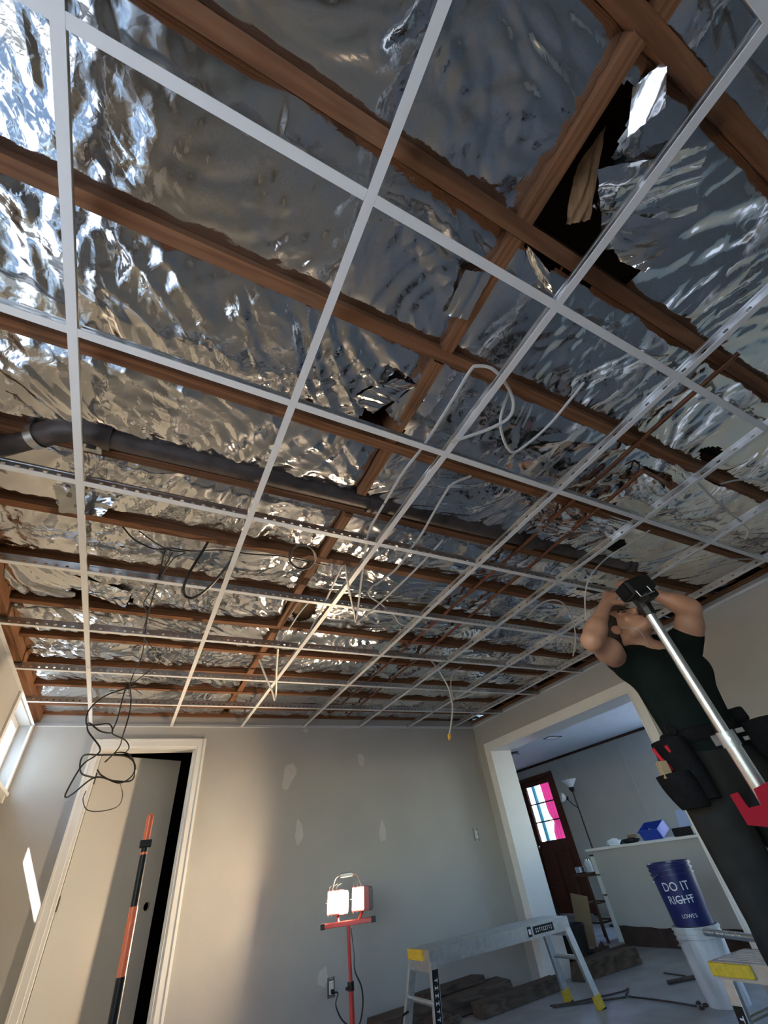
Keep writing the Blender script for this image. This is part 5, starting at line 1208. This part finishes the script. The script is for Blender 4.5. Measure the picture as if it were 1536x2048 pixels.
def pouch(pts_top, pts_bot, name='pouch'):   # open sack between a top and a bottom ring in person space
    n = len(pts_top); mb = MB(); m_ = 6; vs = []; cen = np.mean(np.array(pts_top + pts_bot), 0)
    for k in range(m_ + 1):
        t_ = k / m_; bul = 1 + .12 * math.sin(math.pi * t_)
        for a_, b_ in zip(pts_top, pts_bot):
            p = np.array(a_) * (1 - t_) + np.array(b_) * t_; c_ = np.mean(np.array(pts_top), 0) * (1 - t_) + np.mean(np.array(pts_bot), 0) * t_; vs.append(skin_pt(*(c_ + (p - c_) * bul)))
    fs = [tuple(m_ * n + j for j in range(n))]
    for k in range(m_):
        for j in range(n): fs.append((k * n + j, k * n + (j + 1) % n, (k + 1) * n + (j + 1) % n, (k + 1) * n + j))
    ci = [skin_pt(*(np.mean(np.array(pts_top), 0) + (np.array(a_) - np.mean(np.array(pts_top), 0)) * .9 - np.array((0, 0, .02)))) for a_ in pts_top]
    b0 = len(vs); vs += ci; fs += [(j, b0 + j, b0 + (j + 1) % n, (j + 1) % n) for j in range(n)]; fs.append(tuple(b0 + j for j in range(n)))
    mb.add(vs, fs); return mb.build(name, 'blackfab', belt, smooth='auto')
def ring(c_, rl, rf, n=14, ph=0.0): return [(c_[0] + rl * math.cos(2 * math.pi * k / n + ph), c_[1] + rf * math.sin(2 * math.pi * k / n + ph), c_[2]) for k in range(n)]
pouch(ring((-.175, .07, 1.17), .055, .09), ring((-.155, .075, .955), .06, .08))
pouch(ring((-.235, .09, 1.05), .055, .085), ring((-.205, .09, .935), .045, .065), 'nail_pouch')
pouch(ring((.255, .06, 1.20), .06, .10), ring((.26, .05, 1.00), .055, .085))
pouch(ring((.315, .10, 1.13), .05, .08), ring((.315, .09, .98), .045, .06), 'nail_pouch')
lbox((.225, -.02, 1.235), .10, .13, .06, 'drill_holster', 'blackfab', belt, .2, .1)
lbox((.03, .135, 1.175), .05, .012, .05, 'buckle', 'black', belt, 0, 0, .004)
for k in range(2): MB().lathe(skin_pt(-.145, .085, 1.205), [(.016, -.004), (.022, -.004), (.022, .004), (.016, .004), (.016, -.004)], 14, F_).build('loop_ring', 'black', belt, smooth='auto') if k == 0 else None
# tools in the pouches
pli = empty('pliers', skin_pt(-.21, .09, 1.10)); tag(pli, 'pliers with red handles sticking out of the hip pouch', 'pliers')
for s_ in (-1, 1):
    MB().tube(spline([skin_pt(-.205 + s_ * .012, .10 + s_ * .01, 1.06), skin_pt(-.225 + s_ * .022, .105 + s_ * .012, 1.10), skin_pt(-.245 + s_ * .020, .11 + s_ * .015, 1.145)], 5), .0075, 8).build('handle', 'redp', pli, smooth='auto')
MB().cyl(skin_pt(-.205, .10, 1.065), skin_pt(-.20, .095, 1.03), .012, 8).build('pivot', 'galv', pli)
tag(MB().obox(skin_pt(-.268, .11, 1.066), L_, F_, U_, .035, .03, .06).build('wood_shim', 'card', bevel=.003), 'light brown wood offcut poking out of the front pouch', 'wood scrap')
for k, (l, f, z, mt_, lab, cat_) in enumerate(((.235, .13, 1.145, 'white', 'white handled screwdriver in the left pouch', 'screwdriver'), (.268, .145, 1.14, 'lightblue', 'blue handled screwdriver in the left pouch', 'screwdriver'), (.292, .15, 1.10, 'orange', 'orange handled screwdriver in the left pouch', 'screwdriver'), (.325, .16, 1.10, 'orange', 'orange handled chisel nearest the pouch edge', 'chisel'))):
    tl_ = empty('screwdriver' if k < 3 else 'chisel', skin_pt(l, f, z - .06)); tag(tl_, lab, cat_)
    MB().lathe(skin_pt(l, f, z - .02), [(.001, 0), (.007, 0), (.010, .015), (.008, .05), (.010, .065), (.001, .07)], 10, U_).build('handle', mt_, tl_, smooth='auto'); MB().cyl(skin_pt(l, f, z - .10), skin_pt(l, f, z - .02), .003, 8).build('shaft', 'chrome', tl_)
